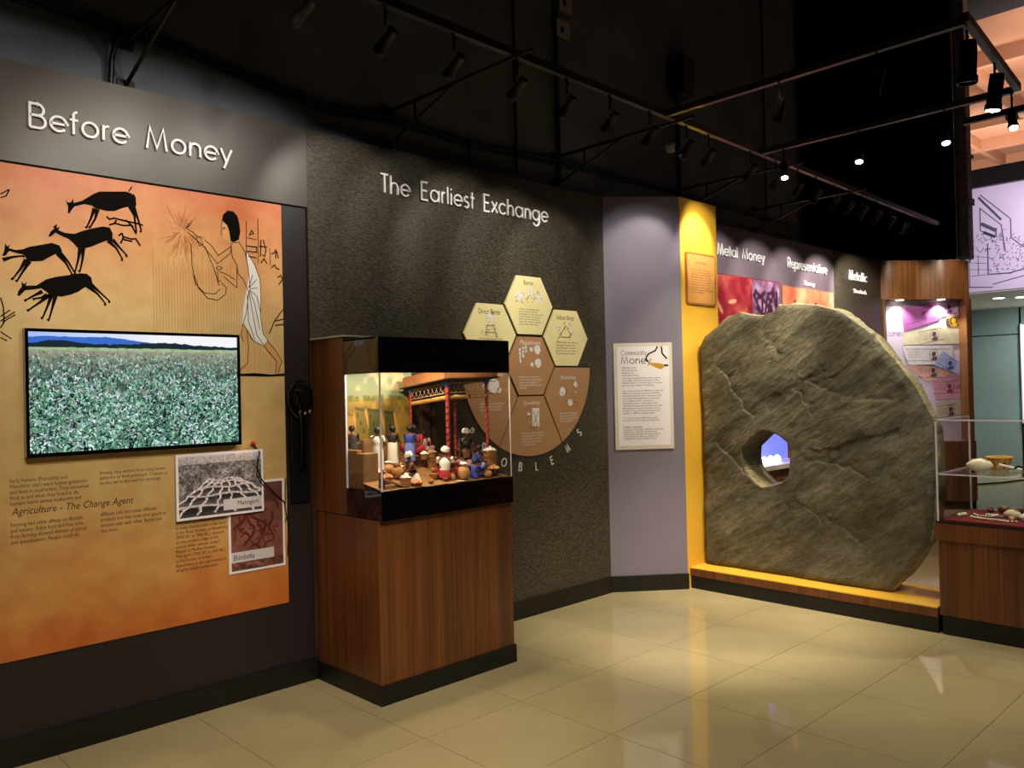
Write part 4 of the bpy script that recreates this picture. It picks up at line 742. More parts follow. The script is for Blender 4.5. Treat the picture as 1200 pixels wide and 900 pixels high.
t = thing('lighting_track', 'short track joining the ends of the two cross tracks at upper right', 'lighting track', (5, 1.38, 3.31)); MB().add([(x, y+yy_, z) for x, yy_ in ((4.367, 1.31), (5.668, 1.42)) for y in (-.018, .018) for z in (3.3, 3.345)], [(0, 1, 3, 2), (4, 6, 7, 5), (0, 4, 5, 1), (2, 3, 7, 6), (0, 2, 6, 4), (1, 5, 7, 3)]).build('rail', M('track metal'), t)
for x, l in ((1.44, 'leftmost triangular wall bracket above the grey header'), (2.98, 'triangular wall bracket above the Earliest Exchange title'), (4.5, 'triangular wall bracket left of the lavender panel top'), (6.08, 'triangular wall bracket behind the yellow fin top'), (7.36, 'rightmost triangular wall bracket above the plum wall')):
    t = thing('track_bracket', l, 'bracket', (x, 4.15, 3.3)); e = ty(x)-.14
    MB().tube([(x, 4.15, 3.29), (x, e, 3.285)], .011, 6).build('arm', M('metal black'), t); MB().tube([(x, 4.15, 3.08), (x, 3.52, 3.28)], .010, 6).build('strut', M('metal black'), t)
    MB().tube([(x, 3.86, 3.175), (x, 3.86, 3.29)], .008, 6).build('tie', M('metal black'), t)
    for z in (3.29, 3.08): MB().box(x-.04, x+.04, 4.135, 4.15, z-.03, z+.03).build('foot_plate', M('metal black'), t)
hp = {}
def head(x, y, aim, label, lit=0, group='track spotlights', s=.78, energy=0, size=40, drop=.09):
    t = thing('track_spotlight', label, 'spotlight', (x, y, 3.29), group)
    d = (Vector(aim)-Vector((x, y, 3.29-drop-.05))).normalized()
    if 'stem' not in hp:
        z = (0, 0, 0); hp['stem'] = MB().tube([z, (0, 0, -drop)], .006, 6).tube([(-.015, 0, 0), (.02, 0, -.03)], .005, 6).build('stem', M('metal black'))
        b = MB(); yk = [(-.04, 0, .0), (-.04, 0, .075), (.04, 0, .075), (.04, 0, 0)]; b.tube(yk, .005, 6); hp['yoke'] = b.build('yoke', M('metal black'))
        b = MB(); b.lathe([(.012, .085), (.03, .08), (.033, .04), (.033, -.055), (.038, -.06), (.038, -.085), (.033, -.085), (.031, -.07)], (0, 0, 0), 18)
        hp['housing'] = b.build('housing', M('metal black'), None, True)
        hp['lens'] = MB().lathe([(.001, -.072), (.031, -.072), (.03, -.076), (.001, -.08)], (0, 0, 0), 18).build('lens', mat('dull lens', '15161a', .1, spec=.6))
        hp['lit'] = MB().lathe([(.001, -.074), (.031, -.074), (.03, -.088), (.001, -.096)], (0, 0, 0), 18).build('lens', M('lamp glow'))
        hp['dim'] = None; first = True
        for o in (hp['stem'], hp['yoke'], hp['housing'], hp['lens'], hp['lit']): COL.objects.unlink(o)
    st_ = hp['stem'].copy(); COL.objects.link(st_); st_.parent = t; q = d.to_track_quat('-Z', 'Y')
    for nm in ('yoke', 'housing'):
        o = hp[nm].copy(); COL.objects.link(o); o.parent = t; o.location = (0, 0, -drop-.065); o.rotation_euler = q.to_euler(); o.scale = (s, s, s)
        if nm == 'housing': hs = o
    if nm == 'housing' and True:
        o = hp['lit' if lit else 'lens'].copy(); COL.objects.link(o); o.parent = hs
    if energy: spot(Vector((x, y, 3.29-drop-.065))+d*.115, aim, energy, size, .55, NEUT, .02)
    return t
od = ['first', 'second', 'third', 'fourth', 'fifth', 'sixth', 'seventh', 'eighth', 'ninth', 'tenth', 'eleventh', 'twelfth', 'thirteenth', 'fourteenth', 'fifteenth', 'sixteenth', 'seventeenth', 'eighteenth', 'nineteenth']
for i, (x, tx, tz, e, sz) in enumerate(((1.74, 1.5, 2.5, 14, 85), (2.16, 2.1, 2.5, 12, 80), (2.57, 2.6, 2.55, 26, 62), (3.01, 3.1, 2.55, 10, 60), (3.41, 3.5, 2.45, 26, 62), (3.8, 3.95, 2.4, 24, 62), (4.21, 4.35, 2.35, 26, 58), (4.63, 4.75, 2.3, 4, 60), (4.91, 5.2, 2.4, 26, 50), (5.5, 5.7, 2.4, 60, 50))):
    head(x, ty(x), (tx, 4.06, tz), 'black track spotlight on the long track, %s from the left' % od[i], lit=i >= 8, energy=e, size=sz)
for i, x in enumerate((5.9, 6.28, 6.63, 6.99, 7.3, 7.61, 7.96, 8.32, 8.72)):
    head(x, ty(x), (x+(.25 if i < 8 else .7), 4.06, 2.3), 'unlit-looking black spotlight on the far end of the long track, %s beyond the lit pair' % od[i], energy=(55, 110)[i > 6] if i in (1, 3, 5, 7, 8) else 0, size=75)
for y, l in ((2.29, 'nearest the wall'), (1.74, 'in the middle')): head(4.385, y, (5.0, y+1.2, 0), 'black spotlight on the cross track beside the loudspeaker, '+l, energy=0)
head(4.46, 1.33, (4.5, 1.5, 0), 'large black cylindrical spotlight hanging at the upper right track corner', s=1.25)
head(5.035, 1.37, (5.3, 1.9, 0), 'lit black spotlight hanging from the short joining track', 1, s=1.15, energy=10, size=70)
for y, l, ax, ay, e in ((2.93, 'closest to the yellow fin', 4.6, 2.2, 14), (2.38, 'second from the yellow fin', 4.6, 1.9, 14), (1.83, 'third from the yellow fin', 4.7, 1.2, 14), (1.45, 'at its right end', 4.4, .8, 14)):
    head(5.65, y, (ax, ay, 0), 'lit black spotlight on the cross track over the stone, '+l, 1, energy=e, size=80)
# on the back wall
t = thing('loudspeaker', 'black column loudspeaker high on the dark back wall', 'loudspeaker', (6.03, 4.1, 4.25)); MB().box(5.93, 6.13, 3.98, 4.13, 4.06, 4.42).build('cabinet', mat('speaker black', '040404', .5), t, bevel=.03); MB().box(5.95, 6.11, 3.972, 3.98, 4.10, 4.39).build('grille', M('metal black'), t); MB().box(6.0, 6.06, 4.11, 4.15, 4.2, 4.3).build('mount', M('metal black'), t)
t = thing('security_camera', 'small white dome camera on the back wall below the loudspeaker', 'camera', (5.95, 4.1, 3.64)); MB().lathe([(.05, 0), (.05, .02), (.045, .05), (.03, .07), (.001, .075)], (5.95, 4.15, 3.64), 16, axis=(0, -1, -.2)).build('housing', M('paper white'), t, True); MB().lathe([(.001, 0), (.024, .002), (.02, .016), (.001, .022)], (5.96, 4.075, 3.62), 12, axis=(0, -1, -.3)).build('lens', M('gloss black'), t, True)
for x, z0, z1, l in ((4.07, 3.1, 6.29, 'thin dark blue conduit rising left of the paper notices'), (4.51, 3.1, 6.29, 'dark blue conduit rising behind the paper notices'), (6.06, 3.1, 4.06, 'dark blue conduit below the loudspeaker'), (7.56, 3.2, 6.29, 'thin dark blue conduit rising above the plum wall'), (3.63, 3.05, 3.25, 'short blue conduit stub dropping from the wall cables')):
    tag(MB().tube([(x, 4.12, z0), (x, 4.12, z1)], .02 if x in (4.51, 6.06) else .012, 8).build('conduit', M('blue paint pipe'), None, True), l, 'pipe')
CT = [(-2, 3.42), (.2, 3.39), (.918, 3.385), (1.157, 3.367), (1.396, 3.345), (1.665, 3.341), (2.124, 3.277), (2.574, 3.228), (2.996, 3.262), (3.436, 3.235), (3.734, 3.225), (4.406, 3.262), (4.988, 3.276), (6.021, 3.265), (7.312, 3.252), (8.2, 3.22)]
b = MB(); b.tube([(x, 4.13, z) for x, z in CT], .012, 6); b.tube([(x, 4.135, z-.03-.01*math.sin(x*3)) for x, z in CT], .008, 6)
tag(b.build('sagging_cables', M('blue paint pipe'), None, True), 'pair of sagging dark blue cables running along the back wall', 'cable')
b = MB().tube([(1.36, 4.12, 3.0), (1.365, 4.1, 3.18), (1.38, 4.08, 3.27), (1.44, 4.1, 3.29)], .014, 8); tag(b.build('conduit', M('metal black'), None, True), 'black bent pipe beside the leftmost wall bracket', 'pipe')
for x, z, h, l in ((4.60, 4.46, .15, 'upper white notice fixed on the blue conduit'), (4.57, 4.25, .13, 'lower white notice with a notch on the blue conduit')):
    t = thing('notice', l, 'notice', (x, 4.1, z)); MB().box(x-.07, x+.07, 4.095, 4.10, z-h/2, z+h/2).build('sheet', mat('grey paper', 'a89aa6', .6), t); MB().box(x-.03, x+.0, 4.092, 4.095, z-.03, z+.01).build('printed_mark', M('print black'), t); MB().box(x-.02, x+.02, 4.1, 4.15, z-.02, z+.02).build('clip', M('metal black'), t)

# ------------------------------------------------------------------ diorama cabinet
cbn = thing('display_cabinet', 'walnut cabinet with glossy black hood and glass case holding the market diorama', 'display cabinet', (2.84, 3.75, 0))
MB().box(2.375, 3.30, 3.45, 4.045, .10, .93).box(2.372, 2.39, 3.735, 4.045, .93, 1.868).build('body', wood, cbn)
MB().box(2.368, 3.31, 3.44, 4.04, 0, .10).build('plinth', M('black plinth'), cbn)
MB().box(2.375, 3.285, 3.415, 4.04, .925, 1.072).build('tray', M('gloss black'), cbn)
MB().box(2.375, 3.275, 3.415, 3.44, 1.668, 1.85).box(2.375, 2.39, 3.44, 3.735, 1.668, 1.85).box(3.26, 3.275, 3.44, 4.04, 1.668, 1.85).box(2.375, 3.275, 3.44, 4.04, 1.842, 1.852).build('hood', M('gloss black'), cbn)
MB().box(2.36, 3.28, 3.72, 4.045, 1.868, 1.876).build('top_panel', M('white plaster'), cbn)
g_ = M('clear glass')
for nm, bx_ in (('front_pane', (2.382, 3.279, 3.42, 3.426, 1.072, 1.668)), ('side_pane', (2.382, 2.388, 3.426, 3.735, 1.072, 1.668)), ('side_pane', (3.273, 3.279, 3.426, 4.03, 1.072, 1.668))): MB().box(*bx_).build(nm, g_, cbn)
MB().box(2.379, 2.386, 3.417, 3.424, 1.07, 1.67).build('pane_edge', M('acrylic edge'), cbn); MB().box(2.378, 2.388, 3.73, 3.738, 1.07, 1.67).build('pane_edge', M('acrylic edge'), cbn); MB().box(3.276, 3.281, 3.417, 3.422, 1.07, 1.67).build('pane_edge', M('acrylic edge'), cbn)
for x in (2.6, 3.0): MB().lathe([(.001, 0), (.03, 0), (.032, .01), (.001, .011)], (x, 3.55, 1.825), 16).build('case_lamp', M('dim lamp glow'), cbn); spot((x, 3.55, 1.81), (x+.03, 3.72, 1.1), 26, 150, .4, WARM, .03)
def TZ(y): return 1.075+.2*(y-3.43)
# terrain and backdrop
n = 40; vs = []; fs = []
for j in range(n+1):
    for i in range(n+1):
        x = 2.39+.878*i/n; y = 3.43+.595*j/n; vs.append((x, y, TZ(y)+.004*noise.noise(Vector((x*9, y*9, 0)))-.002))
for j in range(n):
    for i in range(n): a = j*(n+1)+i; fs.append((a, a+1, a+n+2, a+n+1))
tag(MB().add(vs, fs).build('diorama_ground', mat('sand ground', '8a6234', .9, var=.2, scale=30, bump=.4, bscale=80), None, True), 'sandy model ground inside the lit glass case', 'model ground')
H_, W_ = 150, 190; yy = np.linspace(0, 1, H_)[:, None]; A = np.zeros((H_, W_, 3))
A[...] = np.array([.40, .50, .44])*(1-yy[..., None])+np.array([.74, .66, .34])*yy[..., None]
A = A*.9+.1*fbm(H_, W_, 40, 51)[..., None]
cl = ((fbm(H_, W_, 26, 55)-.52)*6).clip(0, 1)*((yy > .2)*(yy < .34)*1.0); cl = cl[..., None]*.8; A = A*(1-cl)+np.array([.84, .70, .52])*cl
hz = int(H_*.40); A[hz:] = (np.array([.55, .45, .18])*(.6+.8*fbm(H_-hz, W_, 12, 57)[..., None]))
for k in range(60): x = rnd.uniform(0, W_); A[hz-int(rnd.uniform(1, 5)):hz+3, int(x):int(x)+5] = np.array([.42, .42, .20])*rnd.uniform(.8, 1.2)
for bx0, bw, by, bh, c in ((4, 26, .50, .32, (.72, .45, .20)), (20, 30, .58, .3, (.80, .50, .24)), (48, 18, .50, .2, (.62, .48, .22)), (70, 20, .47, .2, (.45, .40, .18)), (96, 26, .48, .26, (.33, .33, .16)), (130, 20, .5, .3, (.30, .30, .14))):
    y0 = int(H_*by); A[y0:y0+int(H_*bh), bx0:bx0+bw] = np.array(c)
    for q in range(3): A[y0+6+q*9:y0+11+q*9, bx0+3+q*6:bx0+6+q*6] = np.array(c)*.55
    stroke(A, [(bx0, y0), (bx0+bw, y0+3)], 2, tuple(v*.7 for v in c)); stroke(A, [(bx0+bw, y0+3), (bx0+bw+8, y0+28)], 2, (.8, .55, .28))
bd = thing('painted_backdrop', 'painted landscape backdrop with green-gold sky behind the diorama', 'backdrop', (2.7, 4.0, 1.1))
MB().box(2.395, 3.03, 4.02, 4.035, 1.07, 1.84).build('board', mat('backdrop board', '9a8a50', .7), bd)
painted('painting', A, Fr((0, 4.02, 0), (1, 0, 0), (0, -1, 0)), 2.395, 3.03, 1.84, 1.08, .001, attr_mat('flat print'), bd)
# low mud walls
mud = mat('mud plaster', '7d5a30', .9, var=.15, scale=20, bump=.3)
tag(MB().box(2.395, 2.49, 3.60, 3.66, 1.07, 1.255).box(2.395, 2.43, 3.66, 3.98, 1.07, 1.27).build('mud_wall', mud, None, bevel=.006), 'low mud wall at the left end of the diorama', 'model wall')
tag(MB().box(2.62, 2.88, 3.93, 3.99, 1.10, 1.305).build('mud_wall', mud, None, bevel=.006), 'low mud wall behind the standing figures of the diorama', 'model wall')
# pavilion
pv = thing('pavilion', 'model pavilion with flat brown roof on red and blue spiral columns', 'model pavilion', (3.08, 3.75, 1.12))
rt = mat('roof terracotta', 'a0683a', .7, var=.12, scale=30); dk = mat('dark timber', '2a180c', .6); mt_ = mat('rolled mat straw', 'b98a48', .8, var=.2, scale=60)
rA, rB, rC, rD = (2.915, 3.56), (3.262, 3.50), (2.93, 3.97), (3.262, 3.97)
def zr(y): return 1.646-.11*(y-3.5)
def slab(P, t0, t1): return [(x, y, zr(y)+t0) for x, y in P]+[(x, y, zr(y)+t1) for x, y in P]
q = [(0, 1, 2, 3), (7, 6, 5, 4), (0, 4, 5, 1), (1, 5, 6, 2), (2, 6, 7, 3), (3, 7, 4, 0)]
MB().add(slab([rA, rB, rD, rC], 0, .06), q).build('roof', rt, pv); MB().add(slab([(2.90, 3.545), (3.266, 3.485), (3.266, 3.985), (2.915, 3.985)], -.006, 0), q).build('eave', dk, pv)
cols = ((2.965, 3.60, .0115), (3.222, 3.555, .009), (2.955, 3.93, .007), (3.21, 3.83, .0085))
rd = mat('painted red', 'b03a18', .5); bl = mat('painted blue', '1b1d4a', .5)
for x, y, r in cols:
    z0, z1 = TZ(y), zr(y)-.005; k = MB().lathe([(r, z0), (r, z1)], (x, y, 0), 12).build('column', rd, pv, True)
    tt = MB().tube([(x+(r+.0005)*math.cos(a), y+(r+.0005)*math.sin(a), z0+.01+(z1-z0-.03)*a/(2*math.pi*13)) for a in np.arange(0, 2*math.pi*13, .5)], r*.33, 5); tt.build('spiral_band', bl, k)
    MB().lathe([(r, z1-.035), (r*2.2, z1-.015), (r*2.2, z1)], (x, y, 0), 8).build('capital', mat('capital blue', '3e4a8a', .5), k)
def rail(p0, p1, nm):
    b = MB(); L0 = Vector((p0[0], p0[1], 0)); L1 = Vector((p1[0], p1[1], 0)); N = 9
    for z_ in (-.02, -.075): b.tube([(L0.x, L0.y, zr(L0.y)+z_), (L1.x, L1.y, zr(L1.y)+z_)], .0035, 5)
    for i in range(N):
        a = L0.lerp(L1, i/N); c = L0.lerp(L1, (i+1)/N)
        b.tube([(a.x, a.y, zr(a.y)-.02), (c.x, c.y, zr(c.y)-.075)], .0016, 4); b.tube([(a.x, a.y, zr(a.y)-.075), (c.x, c.y, zr(c.y)-.02)], .0016, 4)
    b.build(nm, mat('lattice', 'a08868', .6), pv)
rail((2.965, 3.60), (2.955, 3.93), 'lattice_railing'); rail((2.965, 3.60), (3.222, 3.555), 'lattice_railing')
for p0, p1 in (((2.97, 3.605), (2.96, 3.92)), ((2.98, 3.60), (3.10, 3.58)), ((3.11, 3.575), (3.215, 3.555))):
    MB().tube([(p0[0], p0[1], zr(p0[1])-.10), (p1[0], p1[1], zr(p1[1])-.10)], .013, 8).build('rolled_mat', mt_, pv, True)
MB().box(3.04, 3.10, 3.93, 3.96, 1.17, 1.56).box(3.12, 3.15, 3.93, 3.96, 1.17, 1.56).build('back_boards', dk, pv)
# vessels
cm = [mat('clay pale', 'b98a52', .7, var=.15, scale=40), mat('clay red', '8a4526', .7, var=.15, scale=40), mat('clay dark', '4d2c1a', .6, var=.15, scale=40), mat('clay tan', 'a5713c', .7, var=.15, scale=40)]
wk = mat('wicker', '9a6a3a', .8, var=.3, scale=120, bump=.6, bscale=200); clo = mat('white cloth', 'e6ddcc', .8, var=.05); bun = mat('bread', 'c98a55', .7, var=.2, scale=60)
def prof(kind, r, h):
    if kind == 'pot': return [(r*.45, 0), (r*.85, h*.18), (r, h*.42), (r*.8, h*.7), (r*.42, h*.84), (r*.5, h*.97), (r*.56, h), (r*.4, h*.97), (r*.3, h*.8)]
    if kind == 'urn': return [(r*.4, 0), (r*.8, h*.25), (r, h*.6), (r*.75, h*.82), (r*.6, h*.88), (r*.8, h), (r*.6, h*.97)]
    if kind == 'bowl': return [(r*.5, 0), (r*.55, h*.08), (r*.9, h*.6), (r, h), (r*.93, h), (r*.6, h*.4), (r*.1, h*.25)]
    if kind == 'basket': return [(r*.8, 0), (r*.9, h*.5), (r, h*.96), (r*1.04, h), (r*.92, h*.97), (r*.86, h*.6), (r*.1, h*.5)]
    return [(r, 0), (r, h*.1), (r*.1, h*.12)]
def vessel(kind, key, r, h, m, label, top=None, lift=0, at=None, base=None):
    x, y = at or DI[key]; z = (TZ(y) if base is None else base)-.002+lift; nm = {'pot': 'clay_pot', 'urn': 'clay_urn', 'bowl': 'clay_bowl', 'basket': 'basket', 'dish': 'dish'}[kind]
    t = thing(nm, label, {'pot': 'pot', 'urn': 'pot', 'bowl': 'bowl', 'basket': 'basket', 'dish': 'dish'}[kind], (x, y, z), 'vessels of the market diorama')
    MB().lathe(prof(kind, r, h), (x, y, z), 16, wob=.03).build('vessel_body', m, t, True)
    if top == 'lid': MB().lathe([(r*.6, h*.97), (r*.62, h*1.02), (r*.4, h*1.12), (.001, h*1.15)], (x, y, z), 12).build('lid', clo, t, True)
    if top in ('heap', 'eggs', 'white', 'sack'):
        b = MB(); N = 18 if top == 'eggs' else 14; s = r*.24 if top == 'eggs' else r*.3
        for k in range(N):
            a = k*2.4; q = math.sqrt(k/N)*r*.78; b.lathe([(.0005, -s*.8), (s*.8, -s*.4), (s, 0), (s*.75, s*.5), (.0005, s*.85)], (x+q*math.cos(a), y+q*math.sin(a), z+h*.92+s*.4+(r*.55-q)*.55), 7)
        o = b.build('heaped_goods', {'heap': bun, 'eggs': bun, 'white': clo, 'sack': mat('sack', 'a89a68', .8)}[top], t, True); o['kind'] = 'stuff'
    return t
vessel('pot', 'whitelid', .034, .06, cm[0], 'tan clay pot with a white lid at the left of the diorama', 'lid')
vessel('pot', 'bigpot', .036, .078, cm[3], 'big round clay pot just right of the white-lidded pot')
vessel('bowl', 'bunbowl', .036, .024, cm[1], 'red clay bowl heaped with buns beside the left glass corner', 'heap')
vessel('bowl', 'bowl', .026, .03, cm[1], 'small bowl of white goods behind the bun bowl', 'white')
vessel('basket', 'basket', .03, .045, cm[3], 'clay basin piled with white cloth before the turbaned seller in white', 'white')
vessel('bowl', 'heap', .034, .014, cm[1], 'shallow tray heaped with brown grain at the front glass', 'heap')
vessel('basket', 'crate', .036, .055, wk, 'square-looking woven crate in the middle of the diorama')
vessel('bowl', 'bowl2', .026, .03, cm[3], 'tan bowl at the elbow of the seller in red trousers')
vessel('pot', 'tanpot', .037, .085, cm[0], 'pale round water pot with a white lid at the front, right of the red trousers', 'lid')
vessel('bowl', 'pot1', .04, .045, cm[1], 'wide red bowl heaped with goods behind the white-turbaned seller', 'heap', at=(2.99, 3.6))
vessel('pot', 'pot2', .026, .04, cm[3], 'small pot topped with a grey-green sack', 'sack', at=(3.085, 3.63), lift=.02)
vessel('urn', 'urn', .03, .07, cm[2], 'dark tall urn behind the seated woman', at=(3.19, 3.72), lift=.01)
vessel('basket', 'sack1', .03, .03, wk, 'basket of pale sacks at the left edge of the pavilion', 'white', at=(2.90, 3.74), lift=.05)
vessel('basket', 'sack2', .032, .03, wk, 'basket of pale sacks under the pavilion, right of its neighbour', 'sack', at=(2.97, 3.76), lift=.05)
vessel('bowl', 'pot4', .03, .03, cm[2], 'dark bowl stacked between the tan pot and the wide red bowl', at=(2.955, 3.545), lift=.02)
vessel('bowl', 'pot4', .028, .028, cm[1], 'red bowl standing on the dark bowl', at=(2.955, 3.545), lift=.048)
vessel('bowl', 'eggs', .048, .042, cm[2], 'dark bowl heaped with eggs at the right front corner', 'eggs', at=(3.19, 3.475))
vessel('pot', 'smallpot', .028, .05, cm[0], 'small tan pot just left of the egg bowl', at=(3.125, 3.455))
for k, (r, h) in enumerate(((.046, .045), (.05, .045), (.048, .04))): vessel('basket', 'stack', r*.9, h, wk, ['lowest basket of the stack at the right end', 'middle basket of the stack at the right end', 'topmost basket of the stack at the right end'][k], 'white' if k == 2 else None, lift=.042*k, at=(3.232, 3.55))
vessel('urn', 'pot3', .03, .06, cm[3], 'brown urn between the blue figure and the basket stack', 'heap', at=(3.165, 3.55))
vessel('dish', 'dish', .03, .008, clo, 'white dish lying at the front glass beside the tan pot', at=(2.915, 3.452))
vessel('pot', 'x', .02, .035, cm[1], 'tiny red pot behind the front bowl of buns', at=(2.56, 3.62))
vessel('pot', 'x', .022, .04, cm[3], 'small pot between the standing woman and the mud wall', at=(2.50, 3.71))
vessel('pot', 'x', .024, .045, cm[1], 'small red pot in the shade of the pavilion', at=(3.06, 3.80))
vessel('urn', 'x', .024, .05, cm[2], 'small dark urn in the shade of the pavilion', at=(3.13, 3.78))
taken = [(x_, y_) for x_, y_ in ((2.629, 3.71), (2.612, 3.6), (2.519, 3.57), (2.521, 3.65), (2.566, 3.47), (2.63, 3.46), (2.555, 3.7), (2.725, 3.8), (2.8, 3.74), (2.663, 3.53), (2.86, 3.51), (2.934, 3.7), (2.799, 3.53), (2.961, 3.47), (3.08, 3.56), (3.085, 3.51), (3.035, 3.465), (3.125, 3.455), (3.19, 3.475), (3.232, 3.55), (3.165, 3.55), (2.99, 3.6), (3.085, 3.63), (2.915, 3.452), (2.915, 3.84), (2.9, 3.74), (2.97, 3.76), (3.14, 3.66), (2.46, 3.47), (2.965, 3.6), (2.955, 3.545), (2.56, 3.62), (2.5, 3.71), (3.06, 3.8), (3.13, 3.78), (3.19, 3.72))]
cnt = 0; tiny = []
for q in range(900):
    x_, y_ = rnd.uniform(2.45, 3.25), rnd.uniform(3.45, 3.82)
    if (x_ < 2.87 and 3.5 < y_ < 3.68 and x_ > 2.72) or (x_ < 2.86 and rnd.random() < .6): continue
    if min((x_-a_)**2+(y_-b_)**2 for a_, b_ in taken) < .036**2: continue
    taken.append((x_, y_)); k_ = rnd.choice(('pot', 'bowl', 'urn', 'basket')); r_ = rnd.uniform(.014, .021)
    tv_ = vessel(k_, 'x', r_, {'pot': 1.7, 'bowl': .9, 'urn': 2.2, 'basket': 1.1}[k_]*r_, rnd.choice(cm[:2]+cm[3:]), {'pot': 'thumb-sized clay pot', 'bowl': 'thumb-sized clay bowl with goods', 'urn': 'thumb-sized slim clay urn', 'basket': 'thumb-sized brown basket with goods'}[k_]+' among the crowded small market vessels', {'bowl': 'heap', 'basket': 'white'}.get(k_), at=(x_, y_)); tv_['group'] = {'pot': 'tiny clay pots', 'bowl': 'tiny clay bowls', 'urn': 'tiny clay urns', 'basket': 'tiny baskets'}[k_]+' of the market diorama'
    tiny.append((x_/y_, k_, tv_)); cnt += 1
    if cnt >= 34: break
nth = ('leftmost', 'second', 'third', 'fourth', 'fifth', 'sixth', 'seventh', 'eighth', 'ninth', 'tenth', 'eleventh', 'twelfth', 'thirteenth', 'fourteenth', 'fifteenth', 'sixteenth')
for kk, nm_ in (('pot', 'clay pot'), ('bowl', 'clay bowl with goods'), ('urn', 'slim clay urn'), ('basket', 'brown basket with goods')):
    for i_, (a_, b_, o_) in enumerate(sorted([q for q in tiny if q[1] == kk], key=lambda q: q[0])): o_['label'] = 'thumb-sized %s in the diorama, %s of its like%s' % (nm_, nth[i_], '' if i_ == 0 else ' from the left')
t = thing('plank_stand', 'little sloping plank stand at the left front of the diorama', 'plank', (2.46, 3.47, 1.08))
for k in range(3): MB().add([(2.42+.0*k, 3.455+.018*k, 1.135), (2.55, 3.445+.018*k, 1.085), (2.55, 3.46+.018*k, 1.085), (2.42, 3.47+.018*k, 1.135), (2.42, 3.455+.018*k, 1.128), (2.55, 3.445+.018*k, 1.078), (2.55, 3.46+.018*k, 1.078), (2.42, 3.47+.018*k, 1.128)], [(0, 1, 2, 3), (4, 7, 6, 5), (0, 4, 5, 1), (1, 5, 6, 2), (2, 6, 7, 3), (3, 7, 4, 0)]).build('plank', mat('pale plank', 'a88458', .8), t)
MB().box(2.42, 2.43, 3.46, 3.50, 1.078, 1.13).build('prop', cm[2], t)
# little people
skn = mat('figurine skin', '5a3420', .6); hr = mat('figurine hair', '0c0a09', .6)
def skin_mesh(name, J, E, m, parent, sub=1):
    bm = bmesh.new(); lay = bm.verts.layers.skin.verify(); vv = [bm.verts.new(p) for p, r in J]
    for a, b_ in E: bm.edges.new((vv[a], vv[b_]))
    for v, (p, r) in zip(vv, J): v[lay].radius = (r, r); v[lay].use_root = False
    vv[0][lay].use_root = True; me = bpy.data.meshes.new(name); bm.to_mesh(me); bm.free()
    o = bpy.data.objects.new(name, me); COL.objects.link(o); s = o.modifiers.new('skin', 'SKIN'); s.use_smooth_shade = True; ss = o.modifiers.new('sub', 'SUBSURF'); ss.levels = ss.render_levels = sub
    dg = bpy.context.evaluated_depsgraph_get(); me2 = bpy.data.meshes.new_from_object(o.evaluated_get(dg)); bpy.data.objects.remove(o); me2.name = name; me2.materials.clear(); me2.materials.append(m)
    me2.polygons.foreach_set('use_smooth', [True]*len(me2.polygons)); o = bpy.data.objects.new(name, me2); COL.objects.link(o); o.parent = parent; return o
